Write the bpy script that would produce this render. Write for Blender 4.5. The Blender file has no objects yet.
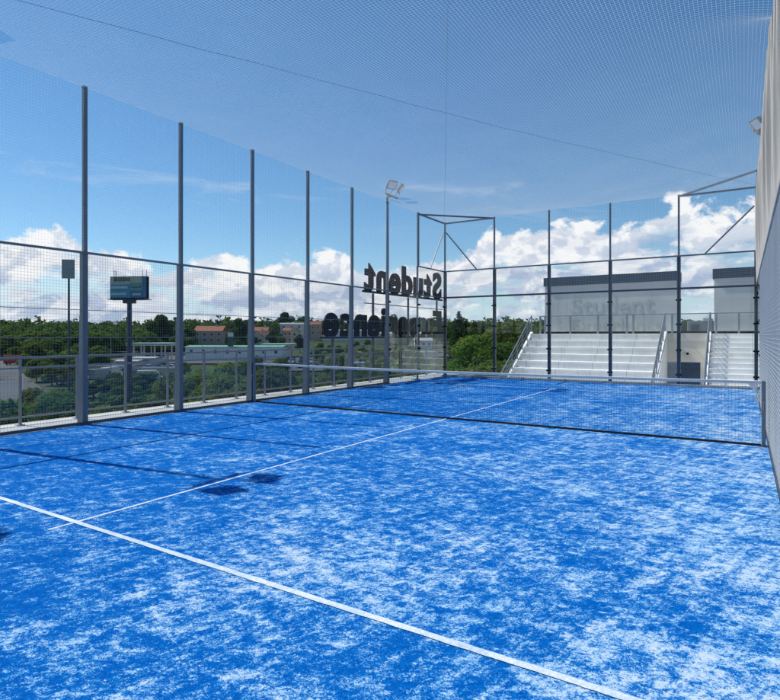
import bpy, math, random
from math import sin, cos, pi, radians, sqrt, atan2, exp
from mathutils import Vector, Matrix

random.seed(7)
scene = bpy.context.scene
COL = scene.collection

# ------------------------------------------------------------------ camera data (court metres: X across, Y along, net at Y=0)
CX, CY, CH, YAW, FPX, PX, PY = 9.699, -9.5538, 1.5553, 0.56568, 566.43, 384.44, 335.54
CS, SN = cos(YAW), sin(YAW)

def at(u, d):
    """ground point at bearing u and forward distance d (metres)"""
    r = (u - PX) / FPX * d
    return (CX + r * CS - d * SN, CY + r * SN + d * CS)

def zfor(v, d):
    return CH - (v - PY) / FPX * d

# ------------------------------------------------------------------ mesh helper
class MB:
    def __init__(self):
        self.v = []; self.f = []; self.sm = []
    def add(self, vs, fs, smooth=False):
        o = len(self.v)
        self.v += [tuple(p) for p in vs]
        for f in fs:
            self.f.append(tuple(i + o for i in f)); self.sm.append(smooth)
        return self
    def box(self, x0, x1, y0, y1, z0, z1):
        if x0 > x1: x0, x1 = x1, x0
        if y0 > y1: y0, y1 = y1, y0
        if z0 > z1: z0, z1 = z1, z0
        vs = [(x0,y0,z0),(x1,y0,z0),(x1,y1,z0),(x0,y1,z0),(x0,y0,z1),(x1,y0,z1),(x1,y1,z1),(x0,y1,z1)]
        return self.add(vs, [(0,3,2,1),(4,5,6,7),(0,1,5,4),(1,2,6,5),(2,3,7,6),(3,0,4,7)])
    def cbox(self, x0, x1, y0, y1, z0, z1, b):
        """box with chamfered vertical and top edges"""
        def ring(i, z):
            a0, a1, c0, c1 = x0+i, x1-i, y0+i, y1-i
            return [(a0+b,c0,z),(a1-b,c0,z),(a1,c0+b,z),(a1,c1-b,z),(a1-b,c1,z),(a0+b,c1,z),(a0,c1-b,z),(a0,c0+b,z)]
        vs = ring(0, z0) + ring(0, z1-b) + ring(b*0.7, z1)
        fs = []
        for k in range(2):
            for i in range(8):
                j = (i+1) % 8
                fs.append((k*8+i, k*8+j, k*8+8+j, k*8+8+i))
        fs.append(tuple(range(16, 24))); fs.append(tuple(range(7, -1, -1)))
        return self.add(vs, fs)
    def tube(self, p, q, r0, r1=None, n=8, caps=True):
        if r1 is None: r1 = r0
        p = Vector(p); q = Vector(q); d = (q - p).normalized()
        a = Vector((0,0,1)) if abs(d.z) < .9 else Vector((1,0,0))
        u = d.cross(a).normalized(); w = d.cross(u)
        vs = []
        for (c, r) in ((p, r0), (q, r1)):
            for i in range(n):
                t = 2*pi*(i+.5)/n
                vs.append(c + u*(r*cos(t)) + w*(r*sin(t)))
        fs = [(i, (i+1) % n, n+(i+1) % n, n+i) for i in range(n)]
        self.add(vs, fs, n > 5)
        if caps:
            self.add(vs, [tuple(range(n-1,-1,-1)), tuple(range(n, 2*n))])
        return self
    def bar(self, p, q, w, h, up=(0,0,1)):
        p = Vector(p); q = Vector(q); d = (q-p).normalized()
        up = Vector(up)
        if abs(d.dot(up)) > .98: up = Vector((0,1,0))
        s = d.cross(up).normalized()*(w/2); t = s.cross(d).normalized()*(h/2)
        vs = [p-s-t, p+s-t, p+s+t, p-s+t, q-s-t, q+s-t, q+s+t, q-s+t]
        return self.add(vs, [(0,1,2,3),(7,6,5,4),(0,4,5,1),(1,5,6,2),(2,6,7,3),(3,7,4,0)])
    def path(self, pts, r, n=4):
        """thin strand through points, no caps"""
        pts = [Vector(p) for p in pts]; m = len(pts); vs = []; fs = []
        for i, p in enumerate(pts):
            d = (pts[min(i+1, m-1)] - pts[max(i-1, 0)]).normalized()
            a = Vector((0,0,1)) if abs(d.z) < .9 else Vector((1,0,0))
            u = d.cross(a).normalized(); w = d.cross(u)
            for k in range(n):
                t = 2*pi*(k+.5)/n
                vs.append(p + u*(r*cos(t)) + w*(r*sin(t)))
        for i in range(m-1):
            for k in range(n):
                l = (k+1) % n
                fs.append((i*n+k, i*n+l, (i+1)*n+l, (i+1)*n+k))
        return self.add(vs, fs, n > 4)
    def quad(self, *p):
        return self.add(p, [tuple(range(len(p)))])
    def extrude(self, prof, axis, a, b):
        """2-D profile extruded from a to b along axis ('x': prof=(y,z), 'y': prof=(x,z))"""
        n = len(prof)
        def mk(t, c): return (c, t[0], t[1]) if axis == 'x' else (t[0], c, t[1])
        vs = [mk(t, a) for t in prof] + [mk(t, b) for t in prof]
        fs = [(i, (i+1) % n, n+(i+1) % n, n+i) for i in range(n)]
        fs += [tuple(range(n-1, -1, -1)), tuple(range(n, 2*n))]
        return self.add(vs, fs)
    def mesh(self, name):
        me = bpy.data.meshes.new(name)
        me.from_pydata(self.v, [], self.f)
        me.polygons.foreach_set('use_smooth', self.sm)
        me.update()
        return me
    def build(self, name, mat, parent=None, loc=None, label=None):
        me = self.mesh(name)
        me.materials.append(mat)
        o = bpy.data.objects.new(name, me)
        COL.objects.link(o)
        if parent: o.parent = parent
        if loc: o.location = loc
        if label: o['label'] = label
        return o

def empty(name, loc=(0,0,0), rz=0.0):
    o = bpy.data.objects.new(name, None)
    o.empty_display_size = .2
    COL.objects.link(o); o.location = loc; o.rotation_euler = (0,0,rz)
    return o

def tag(o, label=None, cat=None, group=None, kind=None):
    if label: o['label'] = label
    if cat: o['category'] = cat
    if group: o['group'] = group
    if kind: o['kind'] = kind
    return o

def copy_tree(o, parent=None):
    c = o.copy(); COL.objects.link(c)
    if parent: c.parent = parent
    for ch in list(o.children): copy_tree(ch, c)
    return c

# ------------------------------------------------------------------ materials
def new_mat(name):
    m = bpy.data.materials.new(name); m.use_nodes = True
    nt = m.node_tree
    for n in list(nt.nodes): nt.nodes.remove(n)
    out = nt.nodes.new('ShaderNodeOutputMaterial')
    return m, nt, out

def N(nt, typ, **kw):
    n = nt.nodes.new(typ)
    for k, v in kw.items():
        if k.startswith('i_'):
            key = k[2:]
            n.inputs[int(key) if key.isdigit() else key.replace('_', ' ')].default_value = v
        else: setattr(n, k, v)
    return n

def math_node(nt, op, a, b=None, c=None, clamp=False):
    n = nt.nodes.new('ShaderNodeMath'); n.operation = op; n.use_clamp = clamp
    for i, x in enumerate((a, b, c)):
        if x is None: continue
        if hasattr(x, 'is_output') or hasattr(x, 'links'): nt.links.new(x, n.inputs[i])
        else: n.inputs[i].default_value = x
    return n.outputs[0]

def maprange(nt, x, a, b, c=0., d=1., smooth=False):
    n = nt.nodes.new('ShaderNodeMapRange'); n.clamp = True
    if smooth: n.interpolation_type = 'SMOOTHSTEP'
    nt.links.new(x, n.inputs[0])
    for i, v in enumerate((a, b, c, d)):
        if hasattr(v, 'links'): nt.links.new(v, n.inputs[1+i])
        else: n.inputs[1+i].default_value = v
    return n.outputs[0]

def mix_rgb(nt, fac, a, b):
    n = nt.nodes.new('ShaderNodeMix'); n.data_type = 'RGBA'
    if hasattr(fac, 'links'): nt.links.new(fac, n.inputs[0])
    else: n.inputs[0].default_value = fac
    for i, x in ((6, a), (7, b)):
        if hasattr(x, 'links'): nt.links.new(x, n.inputs[i])
        else: n.inputs[i].default_value = (*x, 1) if len(x) == 3 else x
    return n.outputs[2]

def noise(nt, vec, scale, detail=6, rough=.55, dist=0., w=None):
    n = nt.nodes.new('ShaderNodeTexNoise')
    n.inputs['Scale'].default_value = scale; n.inputs['Detail'].default_value = detail
    n.inputs['Roughness'].default_value = rough; n.inputs['Distortion'].default_value = dist
    if vec is not None: nt.links.new(vec, n.inputs['Vector'])
    return n.outputs['Fac']

def coords(nt, scale=(1,1,1), rot=(0,0,0), loc=(0,0,0), obj=True):
    tc = nt.nodes.new('ShaderNodeTexCoord')
    mp = nt.nodes.new('ShaderNodeMapping')
    mp.inputs['Scale'].default_value = scale; mp.inputs['Rotation'].default_value = rot
    mp.inputs['Location'].default_value = loc
    nt.links.new(tc.outputs['Object' if obj else 'Generated'], mp.inputs['Vector'])
    return mp.outputs[0]

def plain(name, c1, c2=None, rough=.6, metal=0., scale=3., bump=0., spec=.5, detail=6, var=False):
    """surface colour varied by noise between c1 and c2"""
    m, nt, out = new_mat(name)
    b = N(nt, 'ShaderNodeBsdfPrincipled')
    b.inputs['Roughness'].default_value = rough; b.inputs['Metallic'].default_value = metal
    b.inputs['Specular IOR Level'].default_value = spec
    v = coords(nt)
    f = noise(nt, v, scale, detail, .62)
    if c2 is None: c2 = tuple(x*.82 for x in c1)
    f2 = maprange(nt, f, .32, .68)
    col = mix_rgb(nt, f2, c1, c2)
    if var:
        oi = N(nt, 'ShaderNodeObjectInfo')
        hs = N(nt, 'ShaderNodeHueSaturation')
        nt.links.new(col, hs.inputs['Color'])
        nt.links.new(maprange(nt, oi.outputs['Random'], 0, 1, .75, 1.25), hs.inputs['Value'])
        col = hs.outputs[0]
    nt.links.new(col, b.inputs['Base Color'])
    if bump:
        bp = N(nt, 'ShaderNodeBump'); bp.inputs['Strength'].default_value = bump
        bp.inputs['Distance'].default_value = .01
        nt.links.new(noise(nt, v, scale*8, 4), bp.inputs['Height'])
        nt.links.new(bp.outputs[0], b.inputs['Normal'])
    nt.links.new(b.outputs[0], out.inputs[0])
    return m

M = {}
M['post'] = plain('painted grey steel', (.165,.195,.225), (.130,.156,.182), .42, .2, 2.5)
M['post_dark'] = plain('dark grey steel', (.070,.085,.105), (.052,.066,.082), .4, .25, 2.5)
M['galv'] = plain('galvanised steel', (.25,.28,.31), (.19,.215,.24), .42, .35, 9)
M['wire'] = plain('galvanised wire', (.24,.26,.285), (.19,.21,.235), .5, .1, 6)
M['wire_lit'] = plain('sunlit tone galvanised wire', (.62,.625,.62), (.55,.555,.55), .7, 0, 6)  # same galvanised wire, with sunlit brightness put into the colour
M['black'] = plain('black coated metal', (.009,.009,.010), (.006,.006,.007), .8, 0, 4, 0, .06)
M['concrete'] = plain('pale concrete', (.60,.59,.57), (.46,.455,.445), .85, 0, 1.6, .35, .3)
M['kerb'] = plain('grey concrete kerb', (.36,.37,.38), (.26,.27,.28), .85, 0, 3, .35, .3)
M['steps'] = plain('white painted concrete', (.88,.87,.85), (.80,.79,.77), .75, 0, 1.2, .25, .3)
def steps_mat():
    m, nt, out = new_mat('weathered white concrete')
    b = N(nt, 'ShaderNodeBsdfPrincipled'); b.inputs['Roughness'].default_value = .75
    v = coords(nt)
    col = mix_rgb(nt, maprange(nt, noise(nt, v, 1.3, 6, .65), .35, .65), (.90,.885,.855), (.80,.785,.75))
    st = noise(nt, coords(nt, (7.0, 1.2, .55)), 1.6, 6, .7)          # rain streaks
    col = mix_rgb(nt, maprange(nt, st, .55, .75, 0, .55), col, (.52,.50,.46))
    sx = N(nt, 'ShaderNodeSeparateXYZ'); nt.links.new(v, sx.inputs[0])
    jn = math_node(nt, 'ABSOLUTE', math_node(nt, 'SUBTRACT', math_node(nt, 'FRACT', math_node(nt, 'DIVIDE', sx.outputs[0], 1.54)), .5))
    col = mix_rgb(nt, maprange(nt, jn, .004, .008, .7, 0), col, (.30,.29,.28))
    nt.links.new(col, b.inputs['Base Color'])
    nt.links.new(b.outputs[0], out.inputs[0]); return m
M['steps'] = steps_mat()
M['beige'] = plain('cream render', (.74,.70,.62), (.66,.62,.55), .85, 0, 1.4, .3, .3)
M['fascia'] = plain('dark blue grey roof fascia', (.060,.085,.115), (.045,.066,.090), .45, .1, 2)
M['door'] = plain('dark blue door paint', (.020,.030,.045), (.014,.022,.034), .35, 0, 2)
M['grey_panel'] = plain('mid grey panel', (.22,.25,.28), (.18,.205,.23), .5, 0, 2)
M['dark'] = plain('dark rubber', (.02,.02,.022), None, .7)
M['tape'] = plain('white net tape', (.66,.67,.67), (.55,.56,.56), .7, 0, 14)
M['blacknet'] = plain('black net twine', (.012,.013,.016), None, .8)
M['lens'] = plain('floodlight lens', (.88,.88,.84), (.80,.80,.76), .3, 0, 5)
M['lamp_body'] = plain('aged floodlight housing', (.34,.31,.25), (.22,.20,.16), .5, .2, 9)
M['green'] = plain('green band paint', (.02,.10,.07), None, .5)
M['asphalt'] = plain('asphalt', (.11,.11,.112), (.075,.075,.08), .9, 0, .15, 0, .3)
M['wall_white'] = plain('white house wall', (.72,.71,.69), (.60,.59,.57), .85, 0, .4)
M['wall_pink'] = plain('salmon house wall', (.52,.36,.25), (.45,.31,.22), .85, 0, .4)
M['wall_cream'] = plain('cream house wall', (.68,.56,.38), (.60,.49,.33), .85, 0, .4)
M['roof_red'] = plain('clay tile roof', (.30,.105,.055), (.20,.075,.045), .85, 0, 1.2)
M['roof_grey'] = plain('grey sheet roof', (.34,.35,.36), (.26,.27,.28), .6, 0, .5)
M['roof_green'] = plain('green edged canopy', (.18,.38,.27), (.12,.29,.20), .5, 0, .3)
M['canopy_white'] = plain('white canopy fascia', (.74,.77,.74), (.62,.66,.63), .5, 0, .3)
M['pane'] = plain('dark window glass', (.03,.04,.05), (.05,.06,.075), .12, 0, .6)
M['blue_pole'] = plain('dark blue pole paint', (.022,.050,.105), (.017,.040,.085), .45, .1, 1)
M['ad_teal'] = plain('teal billboard print', (.05,.34,.44), (.035,.25,.35), .5, 0, .5)
M['ad_blue'] = plain('blue billboard print', (.05,.22,.40), (.035,.16,.31), .5, 0, .5)
M['ad_sand'] = plain('sand billboard print', (.52,.52,.40), (.36,.40,.32), .5, 0, .5)
M['ad_light'] = plain('pale billboard print', (.50,.64,.68), (.38,.52,.57), .5, 0, .7)
M['ad_green'] = plain('green billboard print', (.20,.40,.34), (.10,.31,.34), .5, 0, .9)
M['ad_ink'] = plain('dark billboard lettering', (.05,.07,.075), None, .5)
M['bark'] = plain('bark', (.10,.075,.05), (.05,.038,.028), .95, 0, 3)
M['sign_pole'] = plain('pale mast steel', (.055,.07,.09), (.04,.052,.07), .5, .2, 2)
M['lamp_head'] = plain('grey lamp panel', (.33,.36,.38), (.25,.28,.30), .5, 0, 1.5)
M['tyre'] = plain('tyre rubber', (.015,.015,.016), None, .8)
CARS = {n: plain(n + ' car paint', c, tuple(x*.9 for x in c), .25, .1, .5) for n, c in
        dict(white=(.72,.72,.72), silver=(.42,.44,.46), black=(.018,.018,.02), red=(.40,.03,.02), blue=(.03,.08,.22), grey=(.14,.15,.16)).items()}

def net_mat(name, col, trans):
    m, nt, out = new_mat(name)
    d = N(nt, 'ShaderNodeBsdfDiffuse'); t = N(nt, 'ShaderNodeBsdfTranslucent')
    v = coords(nt)
    c = mix_rgb(nt, noise(nt, v, 1.3, 4), col, tuple(x*.85 for x in col))
    nt.links.new(c, d.inputs[0]); nt.links.new(c, t.inputs[0])
    mx = N(nt, 'ShaderNodeMixShader'); mx.inputs[0].default_value = trans
    nt.links.new(d.outputs[0], mx.inputs[1]); nt.links.new(t.outputs[0], mx.inputs[2])
    nt.links.new(mx.outputs[0], out.inputs[0])
    return m
M['net'] = net_mat('white nylon twine', (.93,.93,.93), .78)
M['net_sunlit'] = net_mat('sun-tinted nylon twine', (.77,.70,.60), .25)  # white net whose cream look in the sun is put into the colour

def glass_mat(name, tint):
    m, nt, out = new_mat(name)
    g = N(nt, 'ShaderNodeNewGeometry')
    dp = nt.nodes.new('ShaderNodeVectorMath'); dp.operation = 'DOT_PRODUCT'
    nt.links.new(g.outputs['Incoming'], dp.inputs[0]); nt.links.new(g.outputs['Normal'], dp.inputs[1])
    a = math_node(nt, 'ABSOLUTE', dp.outputs['Value'])
    k = math_node(nt, 'POWER', math_node(nt, 'SUBTRACT', 1., a, clamp=True), 5.)
    F = math_node(nt, 'MULTIPLY_ADD', k, .965, .030)
    t = N(nt, 'ShaderNodeBsdfTransparent'); t.inputs[0].default_value = (*tint, 1)
    s = N(nt, 'ShaderNodeBsdfGlossy'); s.inputs['Roughness'].default_value = .003
    s.inputs[0].default_value = (.95,.97,.97,1)
    mx = N(nt, 'ShaderNodeMixShader')
    nt.links.new(F, mx.inputs[0]); nt.links.new(t.outputs[0], mx.inputs[1]); nt.links.new(s.outputs[0], mx.inputs[2])
    nt.links.new(mx.outputs[0], out.inputs[0])
    return m
M['glass'] = glass_mat('clear tempered glass', (.955,.972,.970))
M['glass_rail'] = glass_mat('railing glass', (.90,.935,.93))

# sanded blue turf: sand lies in drifts with a shape of their own, blades stick through it
def turf_mat():
    m, nt, out = new_mat('sanded blue turf')
    b = N(nt, 'ShaderNodeBsdfPrincipled'); b.inputs['Roughness'].default_value = .88
    b.inputs['Specular IOR Level'].default_value = .02
    v0 = coords(nt)
    big = noise(nt, v0, .55, 3, .5, .4)
    def stretched(rot, sc, off):
        mp = nt.nodes.new('ShaderNodeMapping'); mp.vector_type = 'TEXTURE'
        mp.inputs['Rotation'].default_value = (0, 0, rot); mp.inputs['Scale'].default_value = sc; mp.inputs['Location'].default_value = off
        tcn = nt.nodes.new('ShaderNodeTexCoord'); nt.links.new(tcn.outputs['Object'], mp.inputs['Vector']); return mp.outputs[0]
    med = noise(nt, stretched(.5, (1.45, 1, 1), (4,2,0)), 10.5, 6, .68, .6)
    clump = noise(nt, stretched(.3, (1.3, 1, 1), (2,5,0)), 2.7, 5, .6, .5)
    streak = noise(nt, stretched(-.35, (4.5, 1, 1), (1,7,0)), 7.5, 5, .62, .6)
    sm = noise(nt, stretched(.9, (1.5, 1, 1), (0,3,0)), 27., 5, .70, .5)
    scuff = noise(nt, stretched(1.35, (9, 1, 1), (5,1,0)), 9., 4, .6, 1.2)
    fine = noise(nt, v0, 130., 3, .75)
    fine2 = noise(nt, v0, 55., 3, .7)
    s = math_node(nt, 'MULTIPLY', big, .30)
    for w_, x_ in ((clump, .34), (med, .78), (streak, .30), (sm, .66), (fine, .80), (fine2, .60), (scuff, .34)):
        s = math_node(nt, 'MULTIPLY_ADD', w_, x_, s)
    # more sand swept to the side by the right fence, less by the left
    sep = N(nt, 'ShaderNodeSeparateXYZ'); nt.links.new(v0, sep.inputs[0])
    edge = maprange(nt, sep.outputs[0], 4.0, 9.6, -.02, .10)
    s = math_node(nt, 'ADD', s, edge)
    f = maprange(nt, s, 2.055, 2.335, 0, 1)
    blue = mix_rgb(nt, maprange(nt, noise(nt, v0, 30., 4, .7), .35, .65), (.0002,.084,.375), (.0006,.148,.51))
    blue = mix_rgb(nt, maprange(nt, fine, .35, .5, .35, 0), blue, (.0006,.036,.22))
    sand = mix_rgb(nt, maprange(nt, noise(nt, v0, 1.1, 5, .6), .35, .65), (.54,.68,.76), (.64,.70,.73))
    az_ = mix_rgb(nt, maprange(nt, f, 0, .55), blue, (.040,.320,.68))
    col = mix_rgb(nt, maprange(nt, f, .30, 1, 0, .96), az_, sand)
    nt.links.new(col, b.inputs['Base Color'])
    bp = N(nt, 'ShaderNodeBump'); bp.inputs['Strength'].default_value = .55; bp.inputs['Distance'].default_value = .012
    nt.links.new(math_node(nt, 'MULTIPLY_ADD', fine, .8, math_node(nt, 'MULTIPLY', fine2, .5)), bp.inputs['Height'])
    nt.links.new(bp.outputs[0], b.inputs['Normal'])
    nt.links.new(b.outputs[0], out.inputs[0])
    return m
M['turf'] = turf_mat()

def line_mat():
    m, nt, out = new_mat('white line turf')
    b = N(nt, 'ShaderNodeBsdfPrincipled'); b.inputs['Roughness'].default_value = .85
    v = coords(nt)
    f = math_node(nt, 'MULTIPLY_ADD', noise(nt, v, 60., 4, .75), .55, math_node(nt, 'MULTIPLY', noise(nt, v, 3., 4, .6), .45))
    col = mix_rgb(nt, maprange(nt, f, .38, .60, .75, 0), (.80,.83,.85), (.22,.42,.72))
    nt.links.new(col, b.inputs['Base Color'])
    bp = N(nt, 'ShaderNodeBump'); bp.inputs['Strength'].default_value = .5; bp.inputs['Distance'].default_value = .01
    nt.links.new(noise(nt, v, 110., 3, .7), bp.inputs['Height']); nt.links.new(bp.outputs[0], b.inputs['Normal'])
    nt.links.new(b.outputs[0], out.inputs[0]); return m
M['line'] = line_mat()

def facade_mat():
    m, nt, out = new_mat('light grey ribbed cladding')
    b = N(nt, 'ShaderNodeBsdfPrincipled'); b.inputs['Roughness'].default_value = .5
    v = coords(nt)
    col = mix_rgb(nt, maprange(nt, noise(nt, v, .7, 5), .3, .7), (.60,.592,.58), (.54,.532,.52))
    br = N(nt, 'ShaderNodeTexBrick'); br.offset = 0; br.inputs['Scale'].default_value = 1.
    br.inputs['Mortar Size'].default_value = .008; br.inputs['Brick Width'].default_value = 1.15; br.inputs['Row Height'].default_value = .82
    vr = coords(nt, (1,1,1), (pi/2,0,0)); nt.links.new(vr, br.inputs['Vector'])
    br.inputs['Color1'].default_value = br.inputs['Color2'].default_value = (1,1,1,1); br.inputs['Mortar'].default_value = (0,0,0,1)
    col = mix_rgb(nt, maprange(nt, br.outputs['Color'], 0, 1, .45, 0), col, (.33,.33,.33))
    nt.links.new(col, b.inputs['Base Color'])
    nt.links.new(b.outputs[0], out.inputs[0]); return m
M['facade'] = facade_mat()
M['facade_letter'] = plain('grey facade lettering', (.48,.476,.468), (.45,.446,.44), .5, 0, 2)
M['facade_letter_pale'] = plain('pale facade lettering', (.49,.487,.48), (.47,.467,.46), .5, 0, 2)

def leaf_mat(name, c1, c2, hue=.03):
    m, nt, out = new_mat(name)
    oi = N(nt, 'ShaderNodeObjectInfo')
    v = coords(nt)
    f = noise(nt, v, .9, 3, .6)
    col = mix_rgb(nt, maprange(nt, f, .35, .65), c1, c2)
    hs = N(nt, 'ShaderNodeHueSaturation'); nt.links.new(col, hs.inputs['Color'])
    nt.links.new(maprange(nt, oi.outputs['Random'], 0, 1, .5-hue, .5+hue*.6), hs.inputs['Hue'])
    r2 = math_node(nt, 'FRACT', math_node(nt, 'MULTIPLY', oi.outputs['Random'], 7.31))
    nt.links.new(maprange(nt, r2, 0, 1, .65, 1.35), hs.inputs['Value'])
    d = N(nt, 'ShaderNodeBsdfDiffuse'); t = N(nt, 'ShaderNodeBsdfTranslucent')
    nt.links.new(hs.outputs[0], d.inputs[0]); nt.links.new(hs.outputs[0], t.inputs[0])
    mx = N(nt, 'ShaderNodeMixShader'); mx.inputs[0].default_value = .42
    nt.links.new(d.outputs[0], mx.inputs[1]); nt.links.new(t.outputs[0], mx.inputs[2])
    nt.links.new(mx.outputs[0], out.inputs[0]); return m
M['leaf'] = leaf_mat('broad leaves', (.085,.150,.026), (.140,.205,.040))
M['leaf_dark'] = leaf_mat('dark leaves', (.036,.072,.018), (.058,.100,.026))
M['needle'] = leaf_mat('conifer needles', (.024,.050,.024), (.038,.070,.030), .02)

def wood_mat():
    m, nt, out = new_mat('mixed woodland leaves')
    v = coords(nt)
    f = maprange(nt, noise(nt, v, .11, 3, .6), .38, .62)
    col = mix_rgb(nt, f, (.034,.072,.017), (.125,.190,.036))
    col = mix_rgb(nt, maprange(nt, noise(nt, v, .9, 3, .6), .35, .65, 0, .6), col, (.050,.095,.022))
    d = N(nt, 'ShaderNodeBsdfDiffuse'); t = N(nt, 'ShaderNodeBsdfTranslucent')
    nt.links.new(col, d.inputs[0]); nt.links.new(col, t.inputs[0])
    mx = N(nt, 'ShaderNodeMixShader'); mx.inputs[0].default_value = .42
    nt.links.new(d.outputs[0], mx.inputs[1]); nt.links.new(t.outputs[0], mx.inputs[2])
    nt.links.new(mx.outputs[0], out.inputs[0]); return m
M['leaf_wood'] = wood_mat()

def ground_mat():
    m, nt, out = new_mat('grass and soil')
    b = N(nt, 'ShaderNodeBsdfPrincipled'); b.inputs['Roughness'].default_value = .95; b.inputs['Specular IOR Level'].default_value = .1
    v = coords(nt)
    col = mix_rgb(nt, maprange(nt, noise(nt, v, .03, 8, .6), .35, .65), (.036,.060,.018), (.062,.078,.028))
    col = mix_rgb(nt, maprange(nt, noise(nt, v, .012, 5, .6), .56, .70), col, (.13,.115,.08))
    nt.links.new(col, b.inputs['Base Color'])
    nt.links.new(b.outputs[0], out.inputs[0]); return m
M['ground'] = ground_mat()

# ------------------------------------------------------------------ terrain
TD = [(0,-11.5),(60,-11),(120,-9.6),(200,-7),(300,-2.8),(400,1.0),(520,5.5),(700,9),(1000,10.5),(1600,11),(4000,11)]
def terr_d(d):
    for (a, za), (b, zb) in zip(TD, TD[1:]):
        if d <= b: 
            t = (d-a)/(b-a); return za + (zb-za)*t
    return TD[-1][1]
def terr(x, y):
    dx, dy = x-CX, y-CY
    d = -SN*dx + CS*dy
    rr = sqrt(dx*dx+dy*dy)
    d = max(d, rr*.45)
    return terr_d(d) + .5*sin(x*.011+1)*sin(y*.013) * min(1, max(0, (rr-100)/200))*3

g = MB(); rings = [0.5]+[20,40,60,80,100,120,150,180,210,250,300,350,400,460,520,600,700,850,1000,1300,1700,2300,3200]
na = 96
vs = []
for r in rings:
    for i in range(na):
        a = 2*pi*i/na; x = CX+r*cos(a); y = CY+r*sin(a)
        vs.append((x, y, terr(x, y)))
fs = []
for k in range(len(rings)-1):
    for i in range(na):
        j = (i+1) % na
        fs.append((k*na+i, (k+1)*na+i, (k+1)*na+j, k*na+j))
g.add(vs, fs, True)
tag(g.build('ground', M['ground']), kind='structure')

# ------------------------------------------------------------------ the roof the court stands on
b = MB()
b.box(-1.27, 12.2, -12, 10.22, -.9, -.014)
b.box(-1.27, 0.1, 10.224, 12.6, -.9, -.014)
tag(b.build('terrace', M['concrete']), kind='structure')
b = MB(); b.box(0.0, 14, 10.23, 30, -1.9, -1.65)
tag(b.build('lower_terrace', M['steps']), kind='structure')  # hidden floor made white to bounce light onto the step risers
b = MB(); b.box(-1.1, 12, -11.9, 10.1, -12.5, -.91); b.box(0.1, 13.9, 10.11, 29.9, -12.5, -1.91)
tag(b.build('building_base', M['facade']), 'pale building block under the rooftop padel court', 'building')

b = MB(); nx, ny = 40, 80
b.quad((0.02,-9.98,0),(9.98,-9.98,0),(9.98,9.84,0),(0.02,9.84,0))
tag(b.build('court_turf', M['turf']), kind='structure')
b = MB(); rl_ = random.Random(4)
def ragged(axis, c, a0, a1, half, z):
    """turf strip whose edges fray where sand and blue blades cover it"""
    n_ = int((a1-a0)/.012); L_ = []; e0 = e1 = 0
    for i in range(n_+1):
        t = a0+(a1-a0)*i/n_
        e0 = .8*e0 + rl_.uniform(-.0013, .0013); e1 = .8*e1 + rl_.uniform(-.0013, .0013)
        lo, hi = c-half+e0, c+half+e1
        L_ += [(t, lo, z), (t, hi, z)] if axis == 'x' else [(lo, t, z), (hi, t, z)]
    b.add(L_, [(2*i, 2*i+2, 2*i+3, 2*i+1) if axis == 'x' else (2*i, 2*i+1, 2*i+3, 2*i+2) for i in range(n_)])
for y in (-6.95, 6.95): ragged('x', y, .03, 9.97, .0245, .0048)
ragged('y', 5.0, -7.17, 7.17, .016, .0024)
tag(b.build('court_markings', M['line']), kind='structure')
b = MB(); b.box(-.02, 10.1, 9.845, 10.2, -.01, .062)
tag(b.build('court_kerb', M['kerb']), kind='structure')

# ------------------------------------------------------------------ cage: side fences
H = 5.88
def wire_panel(y0, y1, z0, z1, X, pitch=.05, r=.0015, hs=1):
    mb = MB()
    n = int(round((y1-y0)/pitch)); m = int(round((z1-z0)/pitch))
    for i in range(n+1):
        y = y0 + (y1-y0)*i/n
        mb.path([(X, y, z0), (X, y, z1)], r)
    for k in range(m+1):
        z = z0 + (z1-z0)*k/m
        mb.path([(X+hs*.0043, y0, z), (X+hs*.0043, y1, z)], r)
    return mb

def side_net(X, s, bulge, mat, root, y0=-9.9, y1=10.0, pitch=.05, r=.0009, edge=None):
    """soft net hung from the top cable to the 3 m rail"""
    mb = MB(); n = int((y1-y0)/pitch); seg = 8
    def P(y, t):
        top = edge(y) if edge else H
        z0 = 3.03
        z = z0 + (top-z0)*t
        a = bulge*sin(pi*t)*(.6+.4*sin(y*.9)) + bulge*.55*sin(y*3.1+t*2)*sin(pi*min(1, t*1.1)) + bulge*.25*sin(y*7.3+1)*t
        return (X + s*a, y, z)
    for i in range(n+1):
        y = y0 + (y1-y0)*i/n
        mb.path([P(y, k/seg) for k in range(seg+1)], r, 3)
    m = int((H-3.03)/pitch)
    for k in range(m+1):
        t = k/m
        mb.path([P(y0+(y1-y0)*i/60, t) for i in range(61)], r, 3)
    return mb.build('soft_net', mat, root)

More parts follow.
